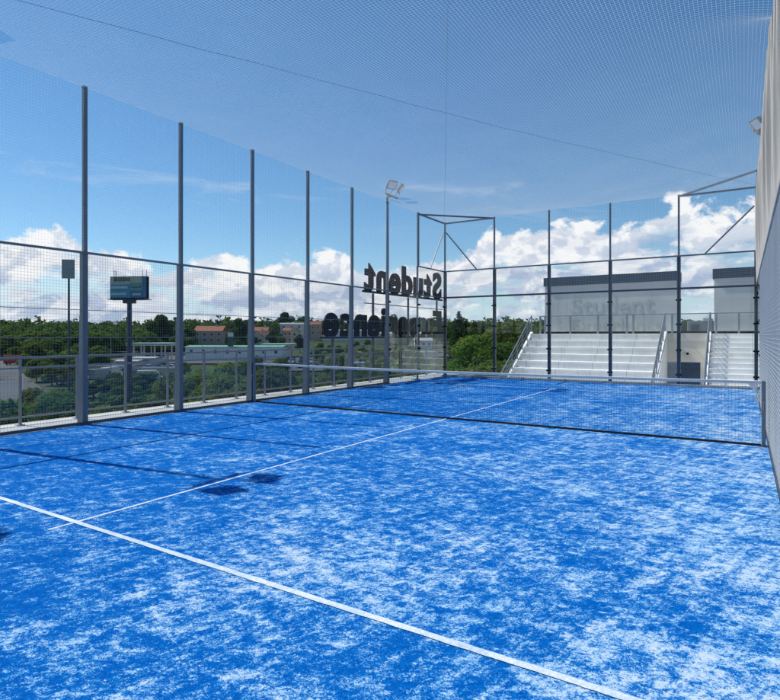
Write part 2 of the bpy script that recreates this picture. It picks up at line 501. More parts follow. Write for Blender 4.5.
def side_fence(X, s, label):
    """s = outward direction (-1 left, +1 right)"""
    root = empty('court_side_fence', (0,0,0)); tag(root, label, 'fence', 'side fences of the padel court')
    for y in (-10,-8,-6,-4,-2,0,2,4,6,8):
        x0, x1 = X + s*.012, X + s*.112
        gl = y in (8,) or y == -8 or y == -10
        mb = MB()
        if gl:
            mb.cbox(min(x0,x1)+0.02, max(x0,x1)-.02, y-.03, y+.03, -.01, 4.02, .006)
        else:
            # square post with a stiffening fin that widens to the foot
            mb.cbox(min(x0,x1), max(x0,x1), y-.05, y+.05, -.01, 3.03, .006)
            xo = X + s*.1125
            prof = [(xo, -.01), (xo + s*.085, -.01), (xo + s*.085, .05), (xo + s*.02, 1.9), (xo, 1.9)]
            mb.extrude(prof, 'y', y-.042, y+.042)
        p = mb.build('post', M['post'], root)
        fl = MB(); fl.box(X+s*.005, X+s*.24, y-.11, y+.11, -.0135, .012) ; fl.build('base_plate', M['post'], p)
        if abs(y) != 6:
            mb = MB(); mb.cbox(X + s*.035 - .035, X + s*.035 + .035, y-.034, y+.034, 4.0205 if gl else 3.031, H+.02, .006)
            u = mb.build('upper_post', M['post'], root)
            c = MB(); c.box(X+s*.035-.04, X+s*.035+.04, y-.04, y+.04, H+.0205, H+.028); c.build('cap', M['post_dark'], u)
    mb = MB(); mb.bar((X-s*.0, -10, 3.0), (X, 5.95, 3.0), .034, .036); mb.build('top_rail', M['post'], root)
    mb = MB(); mb.bar((X, 8, 4.0), (X, 10, 4.0), .034, .04); mb.build('step_rail', M['post_dark'], root)
    mb = MB(); mb.bar((X, 6.03, 3.0), (X, 10, 3.0), .03, .035); mb.build('glass_rail', M['post_dark'], root)
    mb = MB(); mb.bar((X+s*.012, -10, 1.52), (X+s*.012, 5.95, 1.52), .012, .016); mb.build('joint_and_shadow_bar', M['wire'], root)
    mb = MB(); mb.bar((X+s*.012, -10, 2.0), (X+s*.012, 5.95, 2.0), .009, .012); mb.build('joint_and_shadow_bar', M['wire'], root)  # bar added for its shadow line on the turf, no joint at this height
    mb = MB(); mb.bar((X, -10, .03), (X, 5.95, .03), .03, .05); mb.build('bottom_rail', M['post_dark'], root)
    for y in range(-10, 6, 2):
        wire_panel(y+.01, y+1.99, .06, 2.975, X, r=.0019 if s > 0 else .0015, hs=-s).build('wire_panel', M['wire_lit'] if s > 0 else M['wire'], root)
    wire_panel(8.04, 9.95, 3.03, 3.98, X).build('wire_panel', M['wire_lit'] if s > 0 else M['wire'], root)
    for y in (6, 8):
        mb = MB(); mb.box(X-.005, X+.005, y+.035, y+1.965, .03, 2.98); gp = mb.build('glass_panel', M['glass'], root)
        for z in (.35, 1.1, 1.9, 2.65):
            for yy in (y+.055, y+1.945):
                c = MB(); c.cbox(X-.02, X+.02, yy-.03, yy+.03, z-.03, z+.03, .004); c.build('clamp', M['black'], gp)
    # corner braces
    cb = MB(); cb.bar((X, 8.03, H-.03), (X, 9.96, H-.03), .04, .05); cb.build('brace', M['post'], root)
    cb = MB(); cb.bar((X, 8.85, 4.0), (X, 9.93, 5.5), .03, .035); cb.build('brace', M['post'], root)
    sx = -s
    cb = MB(); cb.bar((X+sx*.02, 8.0, H-.05), (X+sx*1.98, 9.98, H-.05), .04, .05); cb.build('brace', M['post'], root)
    if s < 0:
        cb = MB(); cb.bar((X, -8.03, H+.11), (X, -9.96, H+.11), .06, .06); cb.build('brace', M['post'], root)
        cb = MB(); cb.bar((X+sx*.02, -8.0, H+.11), (X+sx*1.98, -9.98, H+.11), .06, .06); cb.build('brace', M['post'], root)
    return root

def right_edge(y):
    return H + .03*sin(y*.9) - .26*exp(-((y+1.0)/.55)**2)
fl_ = side_fence(0, -1, 'long wire mesh side fence in front of the trees, soft net above its rail')
fr_ = side_fence(10, 1, 'side fence seen almost edge on at the right of the court, white net above tinted cream for sunlight')
side_net(0, -1, .03, M['net'], fl_)
side_net(10, -1, .035, M['net_sunlit'], fr_, edge=right_edge, r=.0020, pitch=.045)
mb = MB(); mb.cbox(10.03, 10.085, -.75, -.69, 0, 1.78, .005); mb.build('gate_post', M['post_dark'], fr_)

# ------------------------------------------------------------------ back wall of glass
bw = empty('glass_back_wall', (5, 10, 0)); tag(bw, 'glass end wall of the court with mesh and net above it, stairs showing through', 'glass wall')
def bwp(mb, name, mat, parent=bw, label=None):
    o = mb.build(name, mat, parent)
    if parent is bw: o.location = (-5, -10, 0)
    return o
for x in (0, 2, 4, 6, 8, 10):
    mb = MB(); xs = x
    mb.cbox(xs-.05, xs+.05, 10.03, 10.13, .0, 4.03, .006)
    p = bwp(mb, 'post', M['post_dark'])
    mb = MB(); mb.cbox(xs-.028, xs+.028, 10.035, 10.09, 4.031, H+.02, .005); bwp(mb, 'upper_post', M['post'])
for k in range(5):
    x = 2*k
    mb = MB(); mb.box(x+.02, x+1.98, 9.995, 10.005, .064, 2.965); gp = bwp(mb, 'glass_panel', M['glass'])
    for z in (.35, 1.1, 1.9, 2.65):
        for xx in (x+.055, x+1.945):
            c = MB(); c.cbox(xx-.024, xx+.024, 9.982, 10.028, z-.024, z+.024, .004); c.build('clamp', M['black'], gp)
    mb = MB(); r = .0016
    for i in range(40): mb.path([(x+.025+i*.05, 10.01, 3.03), (x+.025+i*.05, 10.01, 3.98)], r)
    for i in range(19): mb.path([(x+.02, 10.0143, 3.05+i*.05), (x+1.98, 10.0143, 3.05+i*.05)], r)
    bwp(mb, 'wire_panel', M['wire_lit'])
mb = MB(); mb.bar((0.0, 10.0, 3.0), (10.0, 10.0, 3.0), .05, .06); bwp(mb, 'glass_rail', M['post_dark'])
mb = MB(); mb.bar((0.0, 10.0, 4.0), (10.0, 10.0, 4.0), .04, .045); bwp(mb, 'top_rail', M['post'])
for s, xc in ((1, 0), (-1, 10)):
    mb = MB(); mb.bar((xc+s*.03, 10.06, H-.03), (xc+s*1.97, 10.06, H-.03), .04, .05); bwp(mb, 'brace', M['post'])
    mb = MB(); mb.bar((xc+s*.05, 10.06, 5.5 if s > 0 else 5.32), (xc+s*1.3, 10.06, 4.02), .04, .04); bwp(mb, 'brace', M['post'])
mb = MB(); r = .0010
for i in range(201):
    x = i*.05
    mb.path([(x, 10.02+.02*sin(pi*k/4), 4.03+(H-4.03)*k/4) for k in range(5)], r, 3)
for k in range(38):
    z = 4.03+k*.05
    mb.path([(0, 10.03, z), (10, 10.03, z)], r, 3)
bwp(mb, 'soft_net', M['net'])

# ------------------------------------------------------------------ ceiling net with two crossing cables
cn = empty('ceiling_net', (5, 0, H)); tag(cn, 'fine white net stretched over the whole court as a ceiling', 'net')
def ceil_z(x, y):
    fx = min(x, 10-x)/5.; fy = min(y+10, 10-y)/10.
    sag = .16*(1-(1-min(1, fx))**2)*(1-(1-min(1, max(0, fy)))**4)
    wob = .018*sin(x*2.3+y*1.1)*sin(y*1.7-x*.6)*min(1, fx*4)
    z = H - sag + wob
    t = max(0, (x-8.6)/1.4)
    return z + (right_edge(y)-H)*t*t
mb = MB(); P = .05; r = .0014
for i in range(1, 200):
    x = i*P
    mb.path([(x, y, ceil_z(x, y)) for y in [-9.9+19.9*k/44 for k in range(45)]], r, 3)
for i in range(0, 399):
    y = -9.9 + i*P
    mb.path([(x, y, ceil_z(x, y)) for x in [10*k/26 for k in range(27)]], r, 3)
o = mb.build('net_mesh', M['net'], cn); o.location = (-5, 0, -H)
for (x0, y0, x1, y1) in ((0, -10, 10, 10), (10, -10, 0, 10)):
    mb = MB(); mb.path([(x0+(x1-x0)*k/30, y0+(y1-y0)*k/30, ceil_z(x0+(x1-x0)*k/30, y0+(y1-y0)*k/30)-.006) for k in range(31)], .0026, 5)
    o = mb.build('support_cable', M['post'], cn); o.location = (-5, 0, -H)
mb = MB()
for (X, e) in ((0, None), (10, right_edge)):
    mb.path([(X, y, (e(y) if e else H)) for y in [-9.9+19.9*k/80 for k in range(81)]], .0018, 4)
mb.path([(x, 10.03, H) for x in (0, 5, 10)], .0018, 4)
o = mb.build('edge_cord', M['net'], cn); o.location = (-5, 0, -H)

# ------------------------------------------------------------------ padel net
pn = empty('padel_net', (5, 0, 0)); tag(pn, 'black padel net with white top tape stretched across the blue court', 'sports net')
def pnp(mb, name, mat, par=pn):
    o = mb.build(name, mat, par)
    if par is pn: o.location = (-5, 0, 0)
    return o
def nz(x): return .90 - .03*(1-((x-5)/5)**2)
mb = MB(); r = .0014
for i in range(int(9.8/.042)+1):
    x = .1+i*.042
    mb.path([(x, 0, .02), (x, 0, nz(x)-.02)], r)
for k in range(21):
    t = k/20
    mb.path([(x, .003, .02+t*(nz(x)-.04)) for x in [.1+9.8*j/20 for j in range(21)]], r)
pnp(mb, 'net_mesh', M['blacknet'])
mb = MB()
n = 24
vs = []
for j in range(n+1):
    x = .06+9.84*j/n; z = nz(x)
    vs += [(x,-.007,z-.022),(x,.007,z-.022),(x,.009,z+.018),(x,0,z+.023),(x,-.009,z+.018)]
fs = []
for j in range(n):
    for k in range(5):
        l = (k+1) % 5
        fs.append((j*5+k, j*5+l, j*5+5+l, j*5+5+k))
fs += [(4,3,2,1,0), tuple(n*5+k for k in range(5))]
mb.add(vs, fs); pnp(mb, 'top_tape', M['tape'])
mb = MB(); mb.bar((.1, 0, .018), (9.9, 0, .018), .022, .03); pnp(mb, 'bottom_band', M['blacknet'])
for x in (.03, 9.93):
    mb = MB(); mb.cbox(x-.025, x+.025, -.03, .03, 0, .92, .006); p = pnp(mb, 'post', M['post'])
    mb = MB(); mb.box(x-.06, x+.06, -.07, .07, .001, .012); mb.build('base_plate', M['post_dark'], p)
    mb = MB(); mb.tube((x, -.045, .62), (x, -.09, .62), .018, n=10); mb.tube((x, -.085, .62), (x, -.085, .50), .007, n=6); mb.build('crank', M['galv'], p)
mb = MB()
mb.quad((9.74,-.012,.88),(9.86,-.012,.885),(9.87,-.012,.80),(9.85,-.012,.74)); mb.quad((9.74,-.016,.88),(9.85,-.016,.74),(9.87,-.016,.80),(9.86,-.016,.885))
for k in range(2): mb.box(9.82+.006*k, 9.85+.006*k, -.03, -.018, .84-.13*k, .845-.13*k-.1)
pnp(mb, 'tape_tail', M['tape'])

# ------------------------------------------------------------------ floodlight poles
def flood_pole(x, y, s, label):
    root = empty('floodlight_pole', (x, y, 0)); tag(root, label, 'floodlight', 'floodlight poles of the court')
    mb = MB(); mb.tube((0,0,3.02),(0,0,6.02),.052,.036,12); p = mb.build('pole', M['post'], root)
    mb = MB(); mb.tube((0,0,5.82),(0,0,6.0),.041,.040,12); mb.build('band', M['green'], p)
    mb = MB(); mb.bar((-s*.16,-.34,6.06),(-s*.16,.34,6.06),.05,.05); mb.bar((0,0,6.055),(-s*.15,0,6.055),.05,.05); mb.box(-.05,.05,-.05,.05,6.0205,6.024); mb.build('cross_arm', M['lamp_body'], root)
    for yy in (-.27, .27):
        R = Matrix.Translation((-s*.34, yy, 6.33)) @ Matrix.Rotation(radians(26)*(1 if yy > 0 else -1)*(-s), 4, 'Z') @ Matrix.Rotation(-s*radians(-52), 4, 'Y')
        def tr(mb_):
            mb_.v = [tuple(R @ Vector(v)) for v in mb_.v]; return mb_
        hx = .14
        mb = MB(); mb.cbox(-hx, hx, -.17, .17, -.028, .035, .01)
        for i in range(7): mb.box(-hx+.03+i*.038, -hx+.04+i*.038, -.14, .14, .0355, .075)
        f = tr(mb).build('floodlight', M['lamp_body'], root)
        mb = MB(); mb.box(-hx+.03, hx-.03, -.14, .14, -.0335, -.0285); tr(mb).build('lens', M['lens'], f)
        mb = MB(); mb.bar((0,-.185,0),(0,-.185,-.02),.03,.01); mb.bar((0,.185,0),(0,.185,-.02),.03,.01)
        mb = tr(mb)
        for e in (-.185, .185):
            a = R @ Vector((0, e, 0)); mb.bar(a, (-s*.16, yy+e*.6, 6.07), .025, .008)
        mb.build('yoke', M['lamp_body'], f)
    return root
flood_pole(-.06, 6, -1, 'floodlight pole with twin lamps rising beside the black letter sign')
flood_pole(10.30, 6, 1, 'twin floodlight peeking out from behind the sun-tinted net at the right')
flood_pole(-.06, -6, -1, 'floodlight pole whose shadow of two lamps falls on the court')

# ------------------------------------------------------------------ roof edge balustrade outside the left fence
rl = empty('roof_edge_railing', (-1.0, 0, 0)); tag(rl, 'grey metal balustrade along the roof edge behind the mesh side fence', 'railing')
def rlp(mb, n, m):
    o = mb.build(n, m, rl); o.location = (1.0, 0, 0); return o
y0, y1 = -9.6, 11.8
mb = MB(); mb.tube((-1,y0,1.165),(-1,y1,1.165),.021,n=10); rlp(mb, 'handrail', M['galv'])
mb = MB(); mb.bar((-1,y0,.985),(-1,y1,.985),.022,.03); rlp(mb, 'mid_rail', M['galv'])
mb = MB(); mb.bar((-1,y0,.12),(-1,y1,.12),.022,.035); rlp(mb, 'bottom_rail', M['galv'])
y = y0
while y < y1 + .01:
    mb = MB(); mb.cbox(-1.022, -.978, y-.02, y+.02, -.012, 1.14, .005); mb.box(-1.06,-.94,y-.06,y+.06,-.0125,-.002); rlp(mb, 'post', M['galv'])
    if y + 1.0 < y1:
        mb = MB(); mb.box(-1.005, -.995, y+.05, y+.95, .16, .95); rlp(mb, 'glass_panel', M['glass_rail'])
    y += 1.0
y0k = -12
# ------------------------------------------------------------------ letter sign seen from behind
def glyph(ch, size, ext, off):
    c = bpy.data.curves.new('glyph', 'FONT'); c.body = ch; c.size = size; c.extrude = ext; c.offset = off; c.resolution_u = 4
    o = bpy.data.objects.new('glyph', c); COL.objects.link(o)
    dg = bpy.context.evaluated_depsgraph_get(); dg.update()
    me = bpy.data.meshes.new_from_object(o.evaluated_get(dg))
    bpy.data.objects.remove(o); bpy.data.curves.remove(c)
    return me

def letters(word, height, length, ext, off, mat, place, parent, gap=.08, name='letter', loc=(0,0,0)):
    """separate letter meshes; place(t along, h up, depth) -> point"""
    ms = [glyph(ch, height/.73, ext, off) for ch in word]
    wd = []
    for me in ms:
        xs = [v.co.x for v in me.vertices]; wd.append((min(xs), max(xs)))
    tot = sum(b-a for a, b in wd) + gap*(len(word)-1)
    k = length/tot; t = 0
    for ch, me, (a, b_) in zip(word, ms, wd):
        for v in me.vertices:
            v.co = place((v.co.x-a)*k + t, v.co.y, v.co.z)
        t += (b_-a+gap)*k
        me.materials.append(mat); me.name = name
        o = bpy.data.objects.new(name, me); COL.objects.link(o); o.parent = parent; o.location = loc
        o['label'] = 'letter ' + ch
XS = -1.17
sg = empty('roof_letter_sign', (XS, 9, 0)); tag(sg, 'big black letters Student Experience on a frame, seen mirrored from behind', 'sign')
L0 = (-XS, -9, 0)
letters('Student', 1.06, 5.75, .03, .055, M['black'], lambda t, h, d: (XS+d, 12.05-t, 3.13+h), sg, loc=L0, gap=.10)
letters('Experience', 1.06, 7.95, .03, .055, M['black'], lambda t, h, d: (XS+d, 12.05-t, 1.55+h), sg, loc=L0, gap=.10)
mb = MB(); mb.bar((XS, 12.15, 3.06), (XS, 6.2, 3.06), .06, .07); o = mb.build('frame_rail', M['black'], sg); o.location = L0
mb = MB(); mb.bar((XS, 12.15, 1.49), (XS, 3.95, 1.49), .06, .05); o = mb.build('frame_rail', M['black'], sg); o.location = L0
mb = MB(); mb.bar((XS, 12.15, 2.66), (XS, 6.3, 2.66), .03, .03); o = mb.build('frame_rail', M['post_dark'], sg); o.location = L0
for y in (11.75, 9.35, 6.9):
    mb = MB(); mb.bar((XS-.05, y, -.01), (XS-.05, y, 3.02), .06, .06); o = mb.build('frame_post', M['post_dark'], sg); o.location = L0
mb = MB(); mb.bar((XS-.05, 4.6, -.01), (XS-.05, 4.6, 1.46), .06, .06); o = mb.build('frame_post', M['post_dark'], sg); o.location = L0

# ------------------------------------------------------------------ tribune, stairs and hall behind the glass
TZ = 1.65
tr_ = empty('seating_steps', (3.4, 20, TZ)); tag(tr_, 'wide flight of white seating steps behind the glass end wall', 'steps')
mb = MB(); prof = []
for k in range(10, 0, -1):
    prof += [(20-.52*k, TZ-.33*k-.0), (20-.52*k, TZ-.33*(k))]
prof = [(20-.52*10, -1.65)]
for k in range(9, -1, -1):
    y = 20-.52*(k+1); z = TZ-.33*k
    prof += [(y, z-.33+.012 if k < 9 else z-.33), (y, z-.05), (y-.03, z-.05), (y-.03, z)]
clean = [prof[0]]
for p_ in prof[1:]:
    if abs(p_[0]-clean[-1][0])+abs(p_[1]-clean[-1][1]) > 1e-4: clean.append(p_)
clean += [(20.0, TZ), (20.0, -1.66)]
mb.extrude(clean, 'x', .28, 6.45)
o = mb.build('seating_tiers', M['steps'], tr_); o.location = (-3.4, -20, -TZ)
# narrower aisle steps at the left edge and a white side stringer on the right
def flight(x0, x1, n, rise, tread, ytop):
    pr = []
    for k in range(n-1, -1, -1):
        yy = ytop-tread*(k+1); z = TZ-rise*k
        pr += [(yy, z-rise), (yy, z)]
    pr += [(ytop, TZ), (ytop, TZ-rise*n-.01)]
    m_ = MB(); m_.extrude(pr, 'x', x0, x1); return m_
for x0, x1 in ((.13, .277), (6.452, 6.66)):
    mb = MB(); mb.extrude([(14.6, -1.65), (14.6, -1.5), (19.9, TZ+.10), (20.0, TZ+.10), (20.0, -1.66)], 'x', x0, x1)
    o = mb.build('stringer', M['steps'], tr_); o.location = (-3.4, -20, -TZ)

sc_ = empty('staircase', (9.3, 20, TZ)); tag(sc_, 'narrow white staircase beside the right side fence behind the glass', 'stairs')
o = flight(8.45, 10.25, 16, .206, .325, 20.0).build('treads', M['steps'], sc_); o.location = (-9.3, -20, -TZ)
mb = MB(); mb.extrude([(14.7, -1.65), (14.7, -1.5), (19.9, TZ+.08), (20.0, TZ+.08), (20.0, -1.66)], 'x', 8.33, 8.447)
o = mb.build('stringer', M['steps'], sc_); o.location = (-9.3, -20, -TZ)

def stair_rail(x, label, mids=(.30, .52, .74)):
    root = empty('stair_handrail', (x, 20, TZ)); tag(root, label, 'handrail', 'handrails of the white stairs')
    ya, yb = 14.7, 19.95
    def nosing(y): return TZ - (20-y)*.6346
    mb = MB(); mb.tube((0, ya-20, nosing(ya)+.98-TZ), (0, yb-20, nosing(yb)+.98-TZ), .034, n=10); mb.build('handrail', M['galv'], root)
    for h in mids:
        mb = MB(); mb.tube((0, ya-20, nosing(ya)+h-TZ), (0, yb-20, nosing(yb)+h-TZ), .014, n=6); mb.build('side_rail', M['galv'], root)
    y = ya
    while y <= yb+.01:
        mb = MB(); mb.box(-.025, .025, y-20-.025, y-20+.025, nosing(y)-TZ-.1, nosing(y)+.96-TZ); mb.build('baluster', M['galv'], root)
        y += (yb-ya)/7
    return root
stair_rail(.2, 'handrail on the far left edge of the white seating steps')
stair_rail(6.56, 'handrail between the white seating steps and the dark door')
stair_rail(8.39, 'handrail on the left side of the narrow staircase by the door')

b = MB(); b.box(.13, 11.5, 20.004, 24, TZ-.35, TZ-.002)
tag(b.build('landing', M['steps']), kind='structure')
uw = empty('landing_wall', (7.5, 20, -1.65)); tag(uw, 'cream wall with dark door between the two flights of stairs', 'wall')
def uwp(mb, n, m, par=uw):
    o = mb.build(n, m, par)
    if par is uw: o.location = (-7.5, -20, 1.65)
    return o
mb = MB(); mb.box(6.665, 7.18, 20.0045, 20.25, -1.648, 1.297); mb.box(8.02, 8.325, 20.0045, 20.25, -1.648, 1.297); mb.box(7.18, 8.02, 20.0045, 20.25, .33, 1.297)
uwp(mb, 'wall', M['beige'])
mb = MB(); mb.box(6.665, 8.325, 19.97, 20.0, 1.30, TZ+.02); uwp(mb, 'coping', M['beige'])
mb = MB(); mb.box(7.2, 8.0, 20.08, 20.13, -1.645, .315); d_ = uwp(mb, 'door', M['door'])
mb = MB(); mb.tube((7.30, 20.07, -.6), (7.30, 20.03, -.6), .02, n=8); mb.tube((7.30, 20.03, -.6), (7.42, 20.03, -.6), .012, n=8); mb.build('handle', M['galv'], d_)
mb = MB(); mb.box(6.70, 7.16, 19.95, 19.999, -1.645, .30); uwp(mb, 'grey_panel', M['grey_panel'])
mb = MB(); mb.tube((7.5, 20.0, .72), (7.5, 19.9, .72), .06, .05, 10); uwp(mb, 'wall_lamp', M['black'])

lr = empty('landing_railing', (5, 21.2, TZ)); tag(lr, 'glass railing with steel posts along the landing above the steps', 'railing')
def lrp(mb, n, m):
    o = mb.build(n, m, lr); o.location = (-5, -21.2, -TZ); return o
mb = MB(); mb.bar((.25, 21.2, TZ+.95), (10.3, 21.2, TZ+.95), .05, .045); lrp(mb, 'handrail', M['galv'])
mb = MB(); mb.bar((.25, 21.2, TZ+.06), (10.3, 21.2, TZ+.06), .06, .11); lrp(mb, 'bottom_rail', M['black'])
xs = [.28, .55, 1.9, 3.3, 4.7, 5.0, 6.4, 6.75, 8.35, 8.6, 9.5, 10.25]
for i, x in enumerate(xs):
    mb = MB(); mb.cbox(x-.045, x+.045, 21.15, 21.25, TZ, TZ+.94, .006); lrp(mb, 'post', M['galv'])
    if i+1 < len(xs) and xs[i+1]-x > .5:
        mb = MB(); mb.box(x+.06, xs[i+1]-.06, 21.195, 21.205, TZ+.1, TZ+.9); lrp(mb, 'glass_panel', M['glass_rail'])

def hall(x0, x1, label, words):
    root = empty('roof_hall', ((x0+x1)/2, 22, TZ)); tag(root, label, 'building', 'halls on the landing behind the stairs')
    L = (-(x0+x1)/2, -22, -TZ)
    mb = MB(); mb.box(x0, x1, 22.0, 23.1, TZ-.001, 4.30); o = mb.build('wall', M['facade'], root); o.location = L
    mb = MB(); mb.box(x0-.06, x1+.03, 21.92, 23.15, 4.303, 4.76); o = mb.build('roof', M['fascia'], root); o.location = L
    if words:
        letters('Student', .92, 4.1, .006, .01, M['facade_letter'], lambda t, h, d: (1.75+t, 21.993-d, 2.72+h), root, loc=L)
        letters('Experience', .70, 4.6, .006, .0, M['facade_letter_pale'], lambda t, h, d: (1.75+t, 21.993-d, 1.80+h), root, loc=L)
    return root
hall(.3, 6.97, 'long pale grey hall with dark flat roof and the faint word Student', True)
hall(8.48, 12.5, 'pale grey hall with dark flat roof behind the narrow staircase', False)
rb = empty('rooftop_unit', (7.7, 27, TZ)); tag(rb, 'low grey rooftop plant unit in the gap between the two halls', 'rooftop unit')
mb = MB(); mb.cbox(-.66, .6, -1, 1, -.35, .72, .03); mb.build('housing', M['grey_panel'], rb)
mb = MB(); mb.box(-.5, -.1, -1.02, -1.001, -.0, .5); mb.build('grille', M['post_dark'], rb)
mb = MB(); mb.box(.1, .5, -.9, .9, .725, .86); mb.build('cowl', M['wall_white'], rb)

# ------------------------------------------------------------------ trees
def leaf_cloud(clumps, nleaf, size, flat=.6, rng=random):
    vs = []; fs = []
    for (c, R) in clumps:
        k = int(nleaf*(R**2))
        for _ in range(k):
            while True:
                d = Vector((rng.uniform(-1,1), rng.uniform(-1,1), rng.uniform(-1,1)))
                if .05 < d.length < 1: break
            d.normalize(); rad = R*(rng.uniform(.55, 1.0)**.6)
            p = Vector(c) + Vector((d.x*rad, d.y*rad, d.z*rad*.8))
            nrm = (d + Vector((rng.uniform(-1,1), rng.uniform(-1,1), rng.uniform(-.4,1)))*.9).normalized()
            a = nrm.cross(Vector((rng.uniform(-1,1), rng.uniform(-1,1), rng.uniform(-1,1)))).normalized()
            b_ = nrm.cross(a); s = size*rng.uniform(.6, 1.3)
            o = len(vs)
            vs += [tuple(p - a*s - b_*s*.55), tuple(p + a*s*.15 - b_*s*.7), tuple(p + a*s + b_*s*.1), tuple(p + a*s*.1 + b_*s*.7)]
            fs.append((o, o+1, o+2, o+3))
    m_ = MB(); m_.add(vs, fs); return m_

def broad_proto(seed, h, w, nleaf, size, mat, n=16):
    rng = random.Random(seed)
    cl = []
    for i in range(n):
        t = rng.random(); a = rng.uniform(0, 2*pi)
        zz = h*(.30+.60*t); env = w*.5*sqrt(max(.05, 1-((t-.42)/.62)**2))
        rr = env*rng.uniform(.25, .85)
        cl.append(((rr*cos(a), rr*sin(a), zz), w*rng.uniform(.14, .25)))
    cl.append(((0,0,h*.55), w*.30)); cl.append(((rng.uniform(-.3,.3),0,h*.86), w*.17))
    crown = leaf_cloud(cl, nleaf, size, rng=rng).mesh('crown'); crown.materials.append(mat)
    t_ = MB(); t_.tube((0,0,-.6), (0,0,h*.32), w*.035, w*.026, 8, False); t_.tube((0,0,h*.32), (0,0,h*.75), w*.026, w*.008, 7, False)
    for c, R in cl[:7]:
        t_.tube((0,0,h*(.26+.1*rng.random())), c, w*.014, w*.004, 5, False)
    trunk = t_.mesh('trunk'); trunk.materials.append(M['bark'])
    return crown, trunk

def conifer_proto(seed, h, w, mat):
    rng = random.Random(seed); vs = []; fs = []
    for k in range(26):
        t = k/25; z = h*(.10+.88*t); R = w*.5*(1-t)**.8+.12
        nb = int(9+R*5)
        for i in range(nb*3):
            a = rng.uniform(0, 2*pi); rr = R*rng.uniform(.25, 1.05)
            p = Vector((rr*cos(a), rr*sin(a), z - rr*.25 + rng.uniform(-.15,.15)))
            out = Vector((cos(a), sin(a), -.35)); sd = Vector((-sin(a), cos(a), 0)); s = .30*rng.uniform(.6,1.3)
            sd = (sd + Vector((0,0,rng.uniform(-.7,.7)))).normalized()
            o = len(vs); vs += [tuple(p-out*s), tuple(p+sd*s*.5), tuple(p+out*s*1.1), tuple(p-sd*s*.5)]; fs.append((o,o+1,o+2,o+3))
    m_ = MB(); m_.add(vs, fs); crown = m_.mesh('crown'); crown.materials.append(mat)
    t_ = MB(); t_.tube((0,0,-.6),(0,0,h*.95), w*.04, .03, 7, False); trunk = t_.mesh('trunk'); trunk.materials.append(M['bark'])
    return crown, trunk

near_p = [broad_proto(11+i, 8, 6.5, 190, .20, M['leaf'], 20) for i in range(3)]
fine_p = [broad_proto(111+i, 8, 6.2, 520, .105, M['leaf'], 24) for i in range(3)]
dark_p = [broad_proto(31+i, 9, 6.5, 110, .27, M['leaf_dark'], 16) for i in range(3)]
mid_p = [broad_proto(51+i, 8.5, 7.0, 75, .32, M['leaf'], 15) for i in range(3)]
con_p = [conifer_proto(71+i, 11, 4.2, M['needle']) for i in range(2)]
bush_p = [broad_proto(91+i, 3.4, 4.6, 240, .14, M['leaf'], 14) for i in range(2)]

def tree(proto, x, y, scale, label, group=None, name='broadleaf_tree', cat='tree', z=None, sz=1.0):
    root = empty(name, (x, y, terr(x, y) if z is None else z), random.uniform(0, 6.28))
    tag(root, label, cat, group)
    root.scale = (scale, scale, scale*sz)
    for me, n in zip(proto, ('crown', 'trunk')):
        o = bpy.data.objects.new(n, me); COL.objects.link(o); o.parent = root
    return root

rnd = random.Random(5)
def tree_top(proto_list, u, d, vtop, label, group, base_h, name='broadleaf_tree', wide=None):
    """tree standing at bearing u, distance d, as tall as its top needs to be"""
    x, y = at(u, d); z = terr(x, y); hh = max(2.5, zfor(vtop, d) - z)
    s = hh/base_h
    w = wide or 1.0
    t = tree(rnd.choice(proto_list), x, y, s*w, label, group, name, sz=1/w)
    return t

# belt of trees and bushes right below the roof edge
def vtop_belt(u):
    pts = [(-80,392),(0,398),(15,408),(30,380),(60,384),(85,396),(110,404),(150,398),(175,376),(190,360),(240,357),(262,362),(300,368),(330,366),(360,362),(400,366),(450,356)]
    for (a, va), (b2, vb) in zip(pts, pts[1:]):
        if a <= u <= b2: return va + (vb-va)*(u-a)/(b2-a)
    return 390
for i in range(50):
    u = -70 + 515*(i+.5)/50 + rnd.uniform(-4, 4); d = rnd.choice((42, 50, 58, 66)) + rnd.uniform(-4, 4)
    tree_top(fine_p if i % 2 else near_p, u, d, vtop_belt(u) + rnd.uniform(-2, 12), 'leafy green tree in the belt just below the roof edge railing', 'trees just below the roof edge', 8.3)
for i in range(26):
    u = -60 + 500*(i+.5)/26 + rnd.uniform(-6, 6); d = rnd.uniform(34, 46)
    x, y = at(u, d)
    tree(rnd.choice(bush_p), x, y, rnd.uniform(1.2, 1.9), 'rounded green bush at the foot of the tree belt by the building', 'bushes at the foot of the building', 'bush', 'bush')
# trees past the car parks
def tree_h(protos, u, d, h, label, group, base_h, name='broadleaf_tree', wide=1.0):
    x, y = at(u, d); sc = h/base_h
    return tree(rnd.choice(protos), x, y, sc*wide, label, group, name, sz=1/wide)
for i in range(46):
    u = rnd.uniform(-40, 108); d = rnd.uniform(118, 225)
    if -14 < u < 24 and d < 190: u += 45
    tree_h(mid_p, u, d, rnd.uniform(4.5, 8), 'bushy tree between the road and the wooded slope on the left', 'trees along the road on the left', 8.6, wide=1.15)
for i in range(62):
    u = rnd.uniform(58, 192); d = rnd.uniform(68, 124)
    tree_h(mid_p, u, d, rnd.uniform(1.9, 3.7), 'low hedge like bush around the yard below the billboard', 'bushes around the yard below the billboard', 8.6, 'bush', 1.35)['category'] = 'bush'
for i in range(28):
    u = rnd.uniform(183, 445); d = rnd.uniform(90, 158)
    tree_h(mid_p, u, d, rnd.uniform(4, 7.5), 'bushy tree in front of the low white building and car park', 'trees in front of the low white building', 8.6)
